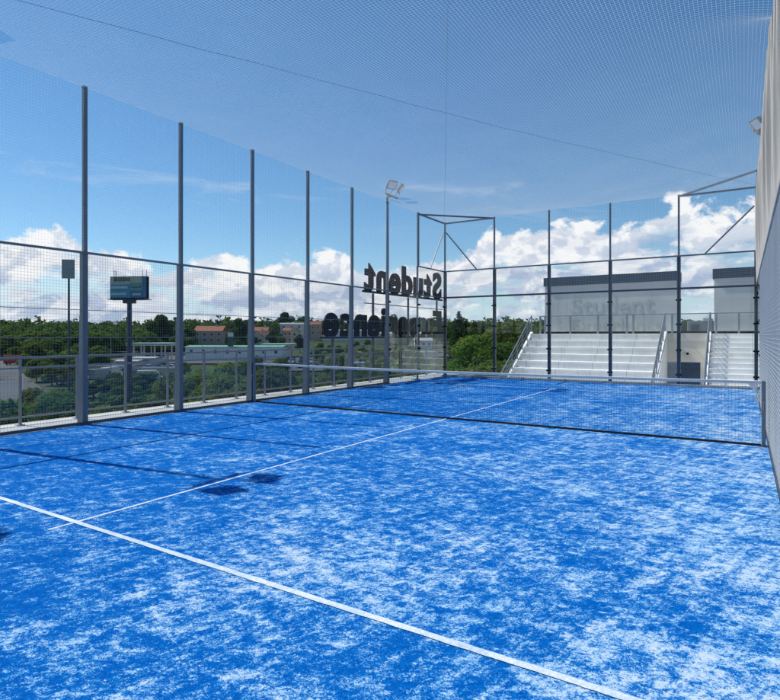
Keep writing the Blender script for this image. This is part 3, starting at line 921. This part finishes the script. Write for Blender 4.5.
# wooded slope
for i in range(62):
    u = rnd.uniform(-30, 190); d = 222 + 45*rnd.random()
    if 120 < u and d < 232: d += 15
    tree_h(mid_p if rnd.random() < .7 else dark_p, u, d, rnd.uniform(6.5, 10.5), 'broadleaf tree on the wooded slope behind the billboard', 'trees on the wooded slope', 8.8, wide=rnd.uniform(1.05, 1.35))
# among the houses
for i in range(54):
    u = rnd.uniform(178, 445); d = rnd.uniform(222, 300)
    if 192 < u < 228 and d < 308: continue
    if 250 < u < 268 and d < 290: continue
    if 282 < u < 306 and d < 345: continue
    if 306 < u < 322 and d < 335: continue
    if u > 412 and d < 255: continue
    if u > 312: continue
    if rnd.random() < .12:
        tree_h(con_p, u, d, rnd.uniform(9, 13), 'dark conifer among the houses on the far slope', 'conifers among the houses', 11, 'conifer_tree')
    else:
        tree_h(mid_p if u > 305 or rnd.random() < .3 else dark_p, u, d, rnd.uniform(6, 9.5), 'dark round tree among the houses on the far slope', 'round trees among the houses', 8.8, wide=1.15)
for u, d, v in ((240, 235, 318),(232, 240, 322),(195,300,326),(187, 250, 328),(163, 250, 314.5),(155, 255, 321),(284, 380, 312),(304, 390, 316),(273, 250, 331), (300, 240, 334)):
    tree_top(dark_p, u, d, v, 'tall dark tree standing above the houses on the far slope', 'tall dark trees above the houses', 8.8)
for i in range(26):
    u = rnd.uniform(308, 440); d = rnd.uniform(188, 285)
    tree_h(mid_p, u, d, rnd.uniform(2.6, 4.6), 'small bushy tree on the grass slope below the sign letters', 'small trees below the sign letters', 8.6, wide=1.3)
# trees right of the corner
tree_top([con_p[0]], 459, 150, 311, 'tall pointed conifer beyond the left corner of the glass end wall', None, 11, 'conifer_tree', 1.15)
tree_top([con_p[1]], 455, 170, 318, 'shorter conifer just left of the tall pointed one', None, 11, 'conifer_tree', 1.1)
for u, d, v in ((505, 62, 316), (518, 66, 322), (492, 60, 325), (530, 75, 324), (540, 85, 322), (496, 72, 326), (512, 56, 334), (488, 66, 340)):
    tree_top(fine_p, u, d, v, 'tall leafy tree showing between the glass wall post and the stairs', 'tall trees left of the seating steps', 8.3)
for i in range(22):
    u = rnd.uniform(440, 548); d = rnd.uniform(40, 52)
    tree_top(fine_p, u, d, (353 if u > 484 else 361) + rnd.uniform(-3, 9), 'low leafy tree seen through the glass end wall beside the stairs', 'low trees left of the seating steps', 8.3)
for i in range(16):
    u = rnd.uniform(438, 560); d = rnd.uniform(250, 400)
    tree_top(dark_p, u, d, 325 + rnd.uniform(-4, 6), 'dark tree on the far hill beyond the glass end wall', 'dark trees on the far hill right of the corner', 8.8)
for u, d, v in ((690, 230, 319), (700, 240, 321), (712, 250, 320), (683, 240, 322)):
    tree_top(dark_p, u, d, v, 'dark treetop showing in the gap between the two halls', 'treetops in the gap between the halls', 8.8)

# far wood on the ridge: one mass
rng = random.Random(9); wood = MB()
low = [leaf_cloud([((0,0,5.5), 2.6), ((1.4,.8,4.4), 2.0), ((-1.3,-.7,4.6), 2.0), ((.3,-1.2,3.2), 2.2)], 5.0, .85, rng=rng) for _ in range(3)]
cone = [leaf_cloud([((0,0,8.6), .9), ((0,0,6.8), 1.4), ((0,0,4.8), 1.9), ((0,0,2.6), 2.3)], 6.0, .75, rng=rng) for _ in range(2)]
finer = [leaf_cloud([((0,0,5.5), 2.4), ((1.5,.8,4.4), 1.9), ((-1.4,-.8,4.6), 1.9), ((.3,-1.5,3.2), 2.0), ((-.5,1.6,3.6), 1.9)], 13.0, .5, rng=rng) for _ in range(3)]
for i in range(2650):
    u = rng.uniform(-160, 960); d = rng.uniform(410, 800) if i % 3 else rng.uniform(450, 560)
    if 1700 < i < 2200: u = rng.uniform(-110, 192); d = rng.uniform(248, 420)
    elif i >= 2200:
        u = rng.uniform(178, 560); d = rng.uniform(300, 420)
        if 192 < u < 228 and d < 312: continue
        if 250 < u < 268 and d < 312: continue
        if 282 < u < 322 and d < 348: continue
        if 318 < u < 440 and d < 395: continue
    x, y = at(u, d); z = terr(x, y); s = rng.choice((.75,.9,1.0,1.1,1.25,1.5))*rng.uniform(.85, 1.15); cc, ss = cos(i), sin(i)
    src = rng.choice(cone) if rng.random() < .2 else rng.choice(low if d > 400 else finer)
    wood.add([(x+s*1.25*(cc*a-ss*b_), y+s*1.25*(ss*a+cc*b_), z+s*c-.8) for a, b_, c in src.v], src.f)
tag(wood.build('far_wood', M['leaf_wood']), 'far dark wood along the horizon ridge', 'wood', kind='stuff')

# ------------------------------------------------------------------ roads and yards down below
def strip(pts, w, dz):
    m_ = MB(); P_ = [Vector((*at(u, d), 0)) for u, d in pts]; L_ = []
    # resample
    Q = []
    for a, b_ in zip(P_, P_[1:]):
        n_ = max(2, int((b_-a).length/6))
        for k in range(n_): Q.append(a.lerp(b_, k/n_))
    Q.append(P_[-1]); vs = []
    for i, p in enumerate(Q):
        t = (Q[min(i+1, len(Q)-1)]-Q[max(i-1, 0)]).normalized(); n = Vector((-t.y, t.x, 0))
        for s in (-1, -.33, .33, 1):
            q = p + n*(s*w/2); vs.append((q.x, q.y, terr(q.x, q.y)+dz))
    fs = [(i*4+k, i*4+k+1, i*4+4+k+1, i*4+4+k) for i in range(len(Q)-1) for k in range(3)]
    m_.add(vs, fs, True); return m_
tag(strip([(30,95),(12,120),(2,150),(0,190),(10,240),(60,262),(140,268),(230,262)], 9, .45).build('road', M['asphalt']), kind='structure')
tag(strip([(350,235),(400,228),(440,215),(470,205),(500,215),(560,240)], 9, .5).build('road', M['asphalt']), kind='structure')
tag(strip([(95,150),(130,152),(170,160)], 30, .35).build('car_park', M['asphalt']), kind='structure')
tag(strip([(285,172),(340,172),(395,178)], 34, .4).build('car_park', M['asphalt']), kind='structure')
tag(strip([(110,205),(170,203),(235,200),(300,204)], 34, .4).build('forecourt', M['asphalt']), kind='structure')

# ------------------------------------------------------------------ cars
def make_car(col):
    root = empty('parked_car')
    prof = [(-2.15,.30),(-2.2,.62),(-2.05,.86),(-1.0,.95),(1.0,.98),(2.05,.80),(2.2,.55),(2.15,.28)]
    m_ = MB(); m_.extrude(prof, 'y', -.86, .86); m_.build('body', CARS[col], root)
    m_ = MB(); lo = [(-1.85,.93),(1.15,.99)]; hi = [(-1.35,1.44),(.35,1.46)]
    vs = []
    for (x, z), w in ((lo[0],.80),(lo[1],.80),(hi[1],.62),(hi[0],.62)): vs += [(x,-w,z),(x,w,z)]
    m_.add(vs, [(0,2,4,6),(1,7,5,3),(0,6,7,1),(2,3,5,4),(0,1,3,2)]); m_.build('windows', M['pane'], root)
    m_ = MB(); m_.box(-1.33,.33,-.60,.60,1.445,1.485); m_.build('roof', CARS[col], root)
    for x in (-1.35, 1.35):
        for y in (-.80, .80):
            m_ = MB(); m_.tube((x, y-.11, .32), (x, y+.11, .32), .32, n=12); m_.build('wheel', M['tyre'], root)
    return root
protoc = {}
def put_car(col, u, d, rz, label, group):
    x, y = at(u, d); z = terr(x, y)+.5
    if col not in protoc:
        c = make_car(col); protoc[col] = c
    else:
        c = copy_tree(protoc[col])
    c.location = (x, y, z); c.rotation_euler = (0, 0, rz)
    tag(c, label, 'car', group)
cols = list(CARS)
rc = random.Random(3)
k = 0
for row, (d, us) in enumerate(((146, range(93, 178, 9)), (160, range(95, 178, 11)))):
    for u in us:
        if rc.random() < .25: continue
        col = rc.choice(('white','silver','black','grey','white','red','blue'))
        put_car(col, u+rc.uniform(-1,1), d+rc.uniform(-.6,.6), YAW+pi/2+rc.uniform(-.05,.05), '%s car parked in the lot below the billboard' % col, 'cars parked below the billboard'); k += 1
for row, (d, us) in enumerate(((166, range(290, 394, 9)), (180, range(292, 400, 10)))):
    for u in us:
        if rc.random() < .25: continue
        col = rc.choice(('white','silver','black','grey','silver','white'))
        put_car(col, u+rc.uniform(-1,1), d+rc.uniform(-.6,.6), YAW+pi/2+rc.uniform(-.05,.05), '%s car parked in the lot under the black letters' % col, 'cars parked under the letter sign'); k += 1

def van(u, d, rz, body, label, name='delivery_van', L=6.0, hh=2.6):
    x, y = at(u, d); root = empty(name, (x, y, terr(x, y)+.5), rz); tag(root, label, 'van')
    m_ = MB(); m_.cbox(-L/2, L/2-1.2, -1, 1, .35, hh, .08); m_.build('body', body, root)
    m_ = MB(); m_.extrude([(L/2-1.195,.35),(L/2,.35),(L/2,1.1),(L/2-.35,1.25),(L/2-.8,2.2),(L/2-1.195,2.25)], 'y', -.95, .95); m_.build('cab', body, root)
    m_ = MB(); m_.box(L/2-1.1, L/2-.8, -.96, .96, 1.3, 1.95); m_.build('window', M['pane'], root)
    for xx in (-L/2+1.1, L/2-.9):
        for yy in (-.9, .9):
            m_ = MB(); m_.tube((xx, yy-.12, .38), (xx, yy+.12, .38), .38, n=12); m_.build('wheel', M['tyre'], root)
van(511, 135, .4, CARS['white'], 'white van parked among the trees left of the stairs')
van(363, 150, YAW, CARS['white'], 'white van parked under the letter n of the sign')
van(376, 150, YAW, CARS['white'], 'white van parked beside another under the sign, nearer the corner')
van(23, 182, YAW+.1, CARS['red'], 'long red lorry on the road at the far left', 'lorry', 11, 3.0)
van(150, 128, YAW+.3, CARS['white'], 'white van standing in the yard right of the billboard pole', L=5.2)
van(101, 132, YAW+1.2, CARS['silver'], 'silver van in the yard left of the billboard pole', L=5.2)
van(112, 137, YAW+1.3, CARS['white'], 'white van in the yard just left of the billboard pole', L=5.2)
van(428, 200, YAW+.2, CARS['white'], 'white van on the road left of the glass corner')

# ------------------------------------------------------------------ houses and low buildings
def house(name, u, d, w, dep, vbase, veave, vridge, wallm, roofm, label, rz=None, gable=False, nwin=4):
    x, y = at(u, d); z0 = min(terr(x, y), zfor(vbase, d)) - .5; ze = zfor(veave, d); zr = zfor(vridge, d)
    root = empty(name, (x, y, z0), YAW if rz is None else rz); tag(root, label, 'building' if 'house' not in name else 'house')
    he, hr = ze-z0, zr-z0
    m_ = MB(); m_.box(-w/2, w/2, -dep/2, dep/2, 0, he); wl = m_.build('wall', wallm, root)
    m_ = MB(); ov = .4
    if gable:
        m_.extrude([(-w/2-ov, he-.1), (w/2+ov, he-.1), (w/2+ov, he+.12), (0, hr), (-w/2-ov, he+.12)], 'y', -dep/2+.25, dep/2+ov)
        g_ = MB(); g_.extrude([(-w/2, he+.002), (w/2, he+.002), (0, hr-.15)], 'y', -dep/2, -dep/2+.24); g_.build('gable', wallm, root)
    else:
        m_.extrude([(-dep/2-ov, he+.003), (dep/2+ov, he+.003), (dep/2+ov, he+.15), (.3, hr), (-.3, hr), (-dep/2-ov, he+.15)], 'x', -w/2-ov, w/2+ov)
    rf = m_.build('roof', roofm, root)
    if hr-he > 1.5:
        c = MB(); c.box(w*.18, w*.18+.8, -.4, .4, hr-1.0, hr+.9); c.build('chimney', M['wall_cream'], rf)
    rows = max(1, int((he-1)/3.2))
    for r_ in range(rows):
        for i in range(nwin):
            xx = -w/2 + w*(i+.5)/nwin; zz = he-2.2-r_*3.0
            f_ = MB(); f_.box(xx-.62, xx+.62, -dep/2-.05, -dep/2-.004, zz-.08, zz+1.4); f = f_.build('window', M['wall_white'], root)
            f_ = MB(); f_.box(xx-.5, xx+.5, -dep/2-.075, -dep/2-.0525, zz+.05, zz+1.27); f_.build('pane', M['pane'], f)
    return root
house('red_roof_house', 211, 300, 14.5, 10, 345, 331.5, 326, M['wall_pink'], M['roof_red'], 'salmon house with a long red tiled roof on the far slope')
house('gabled_house', 259, 262, 6.2, 9, 346, 337, 331, M['wall_cream'], M['roof_red'], 'cream house with pointed gable just right of a fence post', gable=True, nwin=2)
house('white_block', 293, 340, 14, 10, 340, 324.5, 322.8, M['wall_white'], M['roof_grey'], 'long white flat roofed block below the treeline', nwin=3)
house('small_house', 288.5, 300, 4.2, 6, 346, 331, 328, M['wall_pink'], M['roof_red'], 'small red house beside a cream one below the white block', nwin=2)
house('small_house', 295.5, 296, 4.4, 6, 346, 331.5, 327, M['wall_cream'], M['roof_red'], 'small cream house beside a red one below the white block', gable=True, nwin=1)
house('hillside_house', 316, 330, 6, 6, 340, 325, 321.5, M['wall_pink'], M['roof_red'], 'pink house with red roof left of the letter sign', nwin=2)
house('salmon_house', 472, 175, 8.5, 7, 358, 345, 338, M['wall_pink'], M['roof_red'], 'salmon house with a tiled roof right of the tall conifer', nwin=3)
house('white_house', 423, 240, 7, 7, 352, 341, 337, M['wall_white'], M['roof_grey'], 'white house between the sign letters and the glass corner', nwin=3)
house('pale_block', 350, 330, 30, 10, 342, 331, 329.5, M['wall_white'], M['roof_grey'], 'wide pale block behind the lower row of sign letters', nwin=7)
house('pale_block', 398, 300, 24, 10, 344, 334, 332, M['wall_cream'], M['roof_grey'], 'wide cream block behind the sign letters nearer the corner', nwin=6)
house('brown_house', 262, 300, 7, 7, 345, 331, 327, M['wall_cream'], M['roof_red'], 'second cream house half hidden behind the gabled one', nwin=2)
house('low_white_building', 238, 205, 34, 12, 358, 347, 345.2, M['canopy_white'], M['roof_green'], 'long low white building with a green edged flat roof', nwin=8)
house('grey_shed', 128, 178, 9, 8, 372, 361, 359.5, M['wall_white'], M['roof_grey'], 'small grey shed in the yard right of the billboard pole', nwin=3)
house('grey_shed', 148, 185, 7, 8, 370, 358, 356.5, M['wall_white'], M['roof_grey'], 'pale flat shed at the right of the yard under the canopy', nwin=2)

for u, d, w_, v0, v1, l in ((112, 150, 13, 372, 366, 'flat dark roofed shed in the yard behind the billboard pole'), (165, 142, 9, 376, 368, 'flat dark roofed shed in the yard near the second fence post'), (92, 165, 10, 368, 361, 'low shed at the left end of the yard below the billboard')):
    house('yard_shed', u, d, w_, 7, v0, v1, v1-1.2, M['wall_cream'] if u > 160 else M['wall_white'], M['fascia'], l, nwin=3)
# petrol canopies
def canopy(u, d, w, dep, v, label):
    x, y = at(u, d); z = zfor(v, d); g0 = terr(x, y); h_ = z-g0
    root = empty('forecourt_canopy', (x, y, g0), YAW); tag(root, label, 'canopy', 'forecourt canopies')
    m_ = MB(); m_.box(-w/2, w/2, -dep/2, dep/2, h_-.9, h_); rf = m_.build('roof', M['canopy_white'], root)
    m_ = MB(); m_.box(-w/2-.05, w/2+.05, -dep/2-.05, dep/2+.05, h_-.62, h_-.15); m_.build('fascia_stripe', M['roof_green'], rf)
    for i in range(4):
        for s in (-1, 1):
            m_ = MB(); xx = -w/2+w*(i+.5)/4; m_.box(xx-.2, xx+.2, s*dep*.3-.2, s*dep*.3+.2, -.5, h_-.9); m_.build('column', M['wall_white'], root)
canopy(153, 200, 14.5, 10, 342.8, 'white canopy with a green stripe right of the billboard pole')
canopy(279, 215, 12, 9, 343.5, 'second canopy with a green stripe right of the gabled house')
canopy(57, 215, 14, 8, 354.5, 'long low canopy at the left of the lamp mast')

# green totem sign
x, y = at(230.5, 200); z = terr(x, y); top = zfor(332.5, 200)-z
tt = empty('totem_sign', (x, y, z), YAW); tag(tt, 'green and white totem sign in front of the low white building', 'sign')
m_ = MB(); m_.box(-.95, .95, -.2, .2, -.3, top-1.4); m_.build('panel', M['green'], tt)
m_ = MB(); m_.box(-.95, .95, -.21, .21, top-1.395, top); m_.build('header', M['canopy_white'], tt)

# billboard on a tall pole
BD = 92.; x, y = at(129.5, BD); z = terr(x, y)
bb = empty('billboard', (x, y, z), YAW-.12); tag(bb, 'teal and blue billboard on a single tall pole', 'billboard')
zb, zt = zfor(299, BD)-z, zfor(276.5, BD)-z; W2 = 3.15
m_ = MB(); m_.tube((0,0,-1),(0,0,zb-.7),.42,.36,16); m_.build('pole', M['blue_pole'], bb)
m_ = MB(); m_.box(-.9,.9,-.5,.5,zb-.72,zb-.1); m_.box(-W2-.1, W2+.2, -.9, .95, zb-.14, zb-.06); m_.bar((-W2-.1,-.9,zb-.1),(W2+.2,-.9,zb-.1),.06,.1); m_.build('platform', M['blue_pole'], bb)
m_ = MB(); m_.box(-W2, W2, -.35, .35, zb, zt); bd = m_.build('board', M['black'], bb)
hh = zt-zb
def ad(name, x0, x1, f0, f1, mat, dz=.0, par=bd):
    m2 = MB(); m2.box(x0, x1, -.375-dz, -.3505-dz, zb+hh*f0, zb+hh*f1); return m2.build(name, mat, par)
ad('print_panel', -W2+.05, 2.35, .70, .98, M['ad_sand']); ad('print_panel', -W2+.05, .35, .05, .64, M['ad_teal']); ad('print_panel', .40, 2.35, .36, .69, M['ad_green'])
ad('print_panel', .40, 2.35, .05, .35, M['ad_blue']); ad('print_panel', -W2+.05, .35, .645, .69, M['ad_light'])
ad('print_strip', -W2+.2, -.1, .46, .56, M['ad_light'], .03); ad('print_strip', -W2+.2, -.3, .17, .27, M['ad_light'], .03); ad('print_strip', .7, 2.2, .15, .24, M['ad_light'], .03)
ad('print_strip', 2.38, W2-.05, .05, .98, M['ad_blue'], .0)
rs = random.Random(2)
m2 = MB(); xx = -W2+.75
while xx < .3:   # a line of heavy script along the top of the print, unreadable at this distance
    ht = rs.uniform(.09, .15); m2.box(xx, xx+rs.uniform(.12,.22), -.40, -.378, zb+hh*(.84-ht*.5), zb+hh*(.84+ht)); m2.box(xx-.06, xx+.3, -.401, -.379, zb+hh*.80, zb+hh*.82); xx += rs.uniform(.27,.36)
m2.build('lettering', M['ad_ink'], bd)
m2 = MB(); xx = .6
while xx < 2.2:
    m2.box(xx, xx+.14, -.40, -.378, zb+hh*.48, zb+hh*(.48+rs.uniform(.05,.12))); xx += .24
m2.build('lettering', M['ad_ink'], bd)
for xa in (-W2+.35, W2-1.0, W2-.3):
    m2 = MB(); m2.bar((xa, .2, zt), (xa, .2, zt+1.1), .06, .06); m2.bar((xa+.35, .2, zt), (xa+.35, .2, zt+.95), .06, .06) if xa < 0 else None
    for q in range(4): m2.bar((xa, .2, zt+.2+q*.22), (xa+.35, .2, zt+.2+q*.22), .04, .04) if xa < 0 else None
    m2.build('mast_arm', M['blue_pole'], bb)

# lamp mast
x, y = at(68.5, 64); z = terr(x, y)
lm = empty('lamp_mast', (x, y, z), YAW+.15); tag(lm, 'tall slim mast with a grey rectangular panel left of the first fence post', 'mast')
zt = zfor(259.5, 64)-z; zb = zfor(278.5, 64)-z
m_ = MB(); m_.tube((0,.1,-.5),(0,.1,zb+.5),.16,.11,12); m_.build('pole', M['sign_pole'], lm)
m_ = MB(); m_.cbox(-.68,.68,-.14,.0,zb,zt,.03)
h_ = m_.build('panel', M['lamp_head'], lm)
m_ = MB()
for i in range(4): m_.box(-.62, .62, -.165, -.1425, zb+.1+i*.5, zb+.5+i*.5)
m_.build('face', M['lamp_head'], h_)

# street lamps
def street_lamp(u, d, vt, label):
    x, y = at(u, d); z = terr(x, y); h_ = zfor(vt, d)-z
    r_ = empty('street_lamp', (x, y, z), YAW); tag(r_, label, 'street lamp', 'street lamps below')
    m_ = MB(); m_.tube((0,0,-.3),(0,0,h_),.09,.05,8); m_.build('pole', M['galv'], r_)
    m_ = MB(); m_.bar((0,0,h_),(1.2,0,h_+.15),.06,.06); m_.cbox(1.1,1.75,-.14,.14,h_+.08,h_+.2,.02); m_.build('lamp_head', M['galv'], r_)
for u, d, v, l in ((50, 140, 344, 'street lamp standing in the trees left of the mast'), (111, 120, 334, 'street lamp just left of the billboard pole'), (202, 190, 338, 'street lamp in front of the salmon house'), (313.5, 165, 334, 'street lamp left of the letter e of the sign'), (330, 170, 338, 'street lamp below the first letter of the sign')):
    street_lamp(u, d, v, l)

# ------------------------------------------------------------------ world: daylight sky with a bank of cumulus near the horizon
SUNV = Vector((-.793, -.105, 1.0)).normalized()
SUN_EL = math.asin(SUNV.z); SUN_AZ = atan2(SUNV.x, SUNV.y)
w = bpy.data.worlds.new('World'); scene.world = w; w.use_nodes = True
nt = w.node_tree
for n in list(nt.nodes): nt.nodes.remove(n)
out = nt.nodes.new('ShaderNodeOutputWorld'); bg = nt.nodes.new('ShaderNodeBackground')
STR = .118
bg.inputs[1].default_value = STR
sky = nt.nodes.new('ShaderNodeTexSky'); sky.sky_type = 'NISHITA'; sky.sun_disc = False
sky.sun_elevation = SUN_EL; sky.sun_rotation = SUN_AZ % (2*pi)
sky.altitude = 0; sky.air_density = 1.0; sky.dust_density = .1; sky.ozone_density = 3.5
tc = nt.nodes.new('ShaderNodeTexCoord')
dirv = tc.outputs['Generated']
sep = nt.nodes.new('ShaderNodeSeparateXYZ'); nt.links.new(dirv, sep.inputs[0])
el = math_node(nt, 'MULTIPLY', math_node(nt, 'ARCSINE', sep.outputs[2]), 180/pi)
az = math_node(nt, 'MULTIPLY', math_node(nt, 'ARCTAN2', sep.outputs[0], sep.outputs[1]), 180/pi)   # clockwise from +Y
# height of the cloud tops (degrees) against compass bearing
prof = [(-40,240),(0,238),(40,237),(62,228),(82,240),(105,250),(150,260),(182,264),(205,254),(240,262),(262,262),(290,249),(310,256),(332,248),(365,258),(400,268),(430,262),(470,250),(495,226),(540,231),(580,220),(612,226),(640,214),(668,200),(700,210),(757,208),(800,215)]
stops = []
for u, v in prof:
    t = (u-PX)/FPX; a = math.degrees(math.atan(t)) - math.degrees(YAW)
    e = math.degrees(math.atan((PY-v)/FPX*math.cos(math.atan(t))))
    stops.append((a, e))
A0, A1 = -75., 15.
fc = nt.nodes.new('ShaderNodeFloatCurve')
cv = fc.mapping.curves[0]
pts = [((a-A0)/(A1-A0), e/20.) for a, e in stops]
pts = [(0, .42)] + pts + [(1, .46)]
while len(cv.points) < len(pts): cv.points.new(.5, .5)
for p_, (a, e) in zip(cv.points, pts): p_.location = (a, e); p_.handle_type = 'AUTO_CLAMPED'
fc.mapping.update()
nt.links.new(maprange(nt, az, A0, A1), fc.inputs['Value'])
top = math_node(nt, 'MULTIPLY', fc.outputs[0], 20.)
def skyvec(scale, off=(0,0,0)):
    mp = nt.nodes.new('ShaderNodeMapping'); mp.inputs['Scale'].default_value = scale; mp.inputs['Location'].default_value = off
    nt.links.new(dirv, mp.inputs['Vector']); return mp.outputs[0]
def cl_noise(off, detail=9):
    return noise(nt, skyvec((1,1,1.35), off), 13., detail, .60, .15)
n1 = cl_noise((0,0,0))
n2 = cl_noise((.009,.003,-.020))           # the same field a step towards the sun: relief
nb = noise(nt, skyvec((1,1,1.6), (3,1,2)), 5.0, 3, .5)
rag = math_node(nt, 'MULTIPLY', math_node(nt, 'SUBTRACT', n1, .5), 9.0)
edge = math_node(nt, 'SUBTRACT', math_node(nt, 'ADD', top, rag), el)       # degrees below the ragged cloud top
body = maprange(nt, edge, -.10, .75, 0, 1, True)
# openings of blue between the heaps
nh = noise(nt, skyvec((1,1,3.2), (7,3,1)), 7.5, 7, .6)
hole = maprange(nt, nh, .49, .585, 0, 1, True)
holew = maprange(nt, edge, 1.5, 4.0, 0, .9)
dens = math_node(nt, 'MULTIPLY', body, math_node(nt, 'SUBTRACT', 1., math_node(nt, 'MULTIPLY', hole, holew)))
dens = math_node(nt, 'MULTIPLY', dens, maprange(nt, el, -1., 1.0, .55, 1))
# relief: sunlit shoulders white, undersides blue grey
rel = math_node(nt, 'SUBTRACT', n1, n2)
lit = maprange(nt, rel, -.060, .050, 0, 1, True)
under = noise(nt, skyvec((1,1,4.0), (2,5,4)), 9., 6, .6)
shade = math_node(nt, 'MULTIPLY', maprange(nt, edge, .8, 4.5, 0, 1), maprange(nt, under, .38, .62, .1, 1))
lit2 = math_node(nt, 'SUBTRACT', math_node(nt, 'MULTIPLY_ADD', lit, .62, .50), math_node(nt, 'MULTIPLY', shade, .80), clamp=True)
ccol = mix_rgb(nt, lit2, (3.5, 4.4, 5.9), (8.1, 8.2, 8.3))
# thin high wisps
nw = noise(nt, skyvec((1,1,7.), (1,9,3)), 4.2, 7, .65, .6)
wz = math_node(nt, 'MULTIPLY', maprange(nt, el, 9.5, 12.5, 0, 1, True), maprange(nt, el, 14.0, 17., 1, 0, True))
wisp = math_node(nt, 'MULTIPLY', maprange(nt, nw, .54, .72, 0, .42), wz)
hsn = nt.nodes.new('ShaderNodeHueSaturation'); hsn.inputs['Saturation'].default_value = 1.22; hsn.inputs['Hue'].default_value = .495; nt.links.new(sky.outputs[0], hsn.inputs['Color']); skyc = mix_rgb(nt, maprange(nt, el, 0, 6.5, .85, 0, True), hsn.outputs[0], (4.2, 5.8, 7.5))
col = mix_rgb(nt, wisp, skyc, (5.6, 6.3, 7.3))
col = mix_rgb(nt, dens, col, ccol)
nt.links.new(col, bg.inputs[0]); nt.links.new(bg.outputs[0], out.inputs[0])

sd = bpy.data.lights.new('Sun', 'SUN'); sd.energy = 4.8; sd.angle = radians(.55); sd.color = (1, .975, .935)
so = bpy.data.objects.new('Sun', sd); COL.objects.link(so); so.location = (-40, -10, 50)
so.rotation_euler = (-SUNV).to_track_quat('-Z', 'Y').to_euler()

# ------------------------------------------------------------------ camera and view
cam = bpy.data.cameras.new('Camera'); co = bpy.data.objects.new('Camera', cam); COL.objects.link(co)
cam.sensor_width = 36; cam.lens = FPX/780*36
cam.shift_x = (390-PX)/780; cam.shift_y = -(350-PY)/780
cam.clip_start = .05; cam.clip_end = 9000
co.location = (CX, CY, CH); co.rotation_euler = (pi/2, 0, YAW)
scene.camera = co
scene.view_settings.view_transform = 'Standard'; scene.view_settings.look = 'None'
scene.view_settings.exposure = 0; scene.view_settings.gamma = 1; scene.view_settings.use_curve_mapping = False
scene.render.engine = 'CYCLES'
scene.cycles.max_bounces = 10; scene.cycles.transparent_max_bounces = 32; scene.cycles.glossy_bounces = 4
scene.cycles.caustics_reflective = False; scene.cycles.caustics_refractive = False
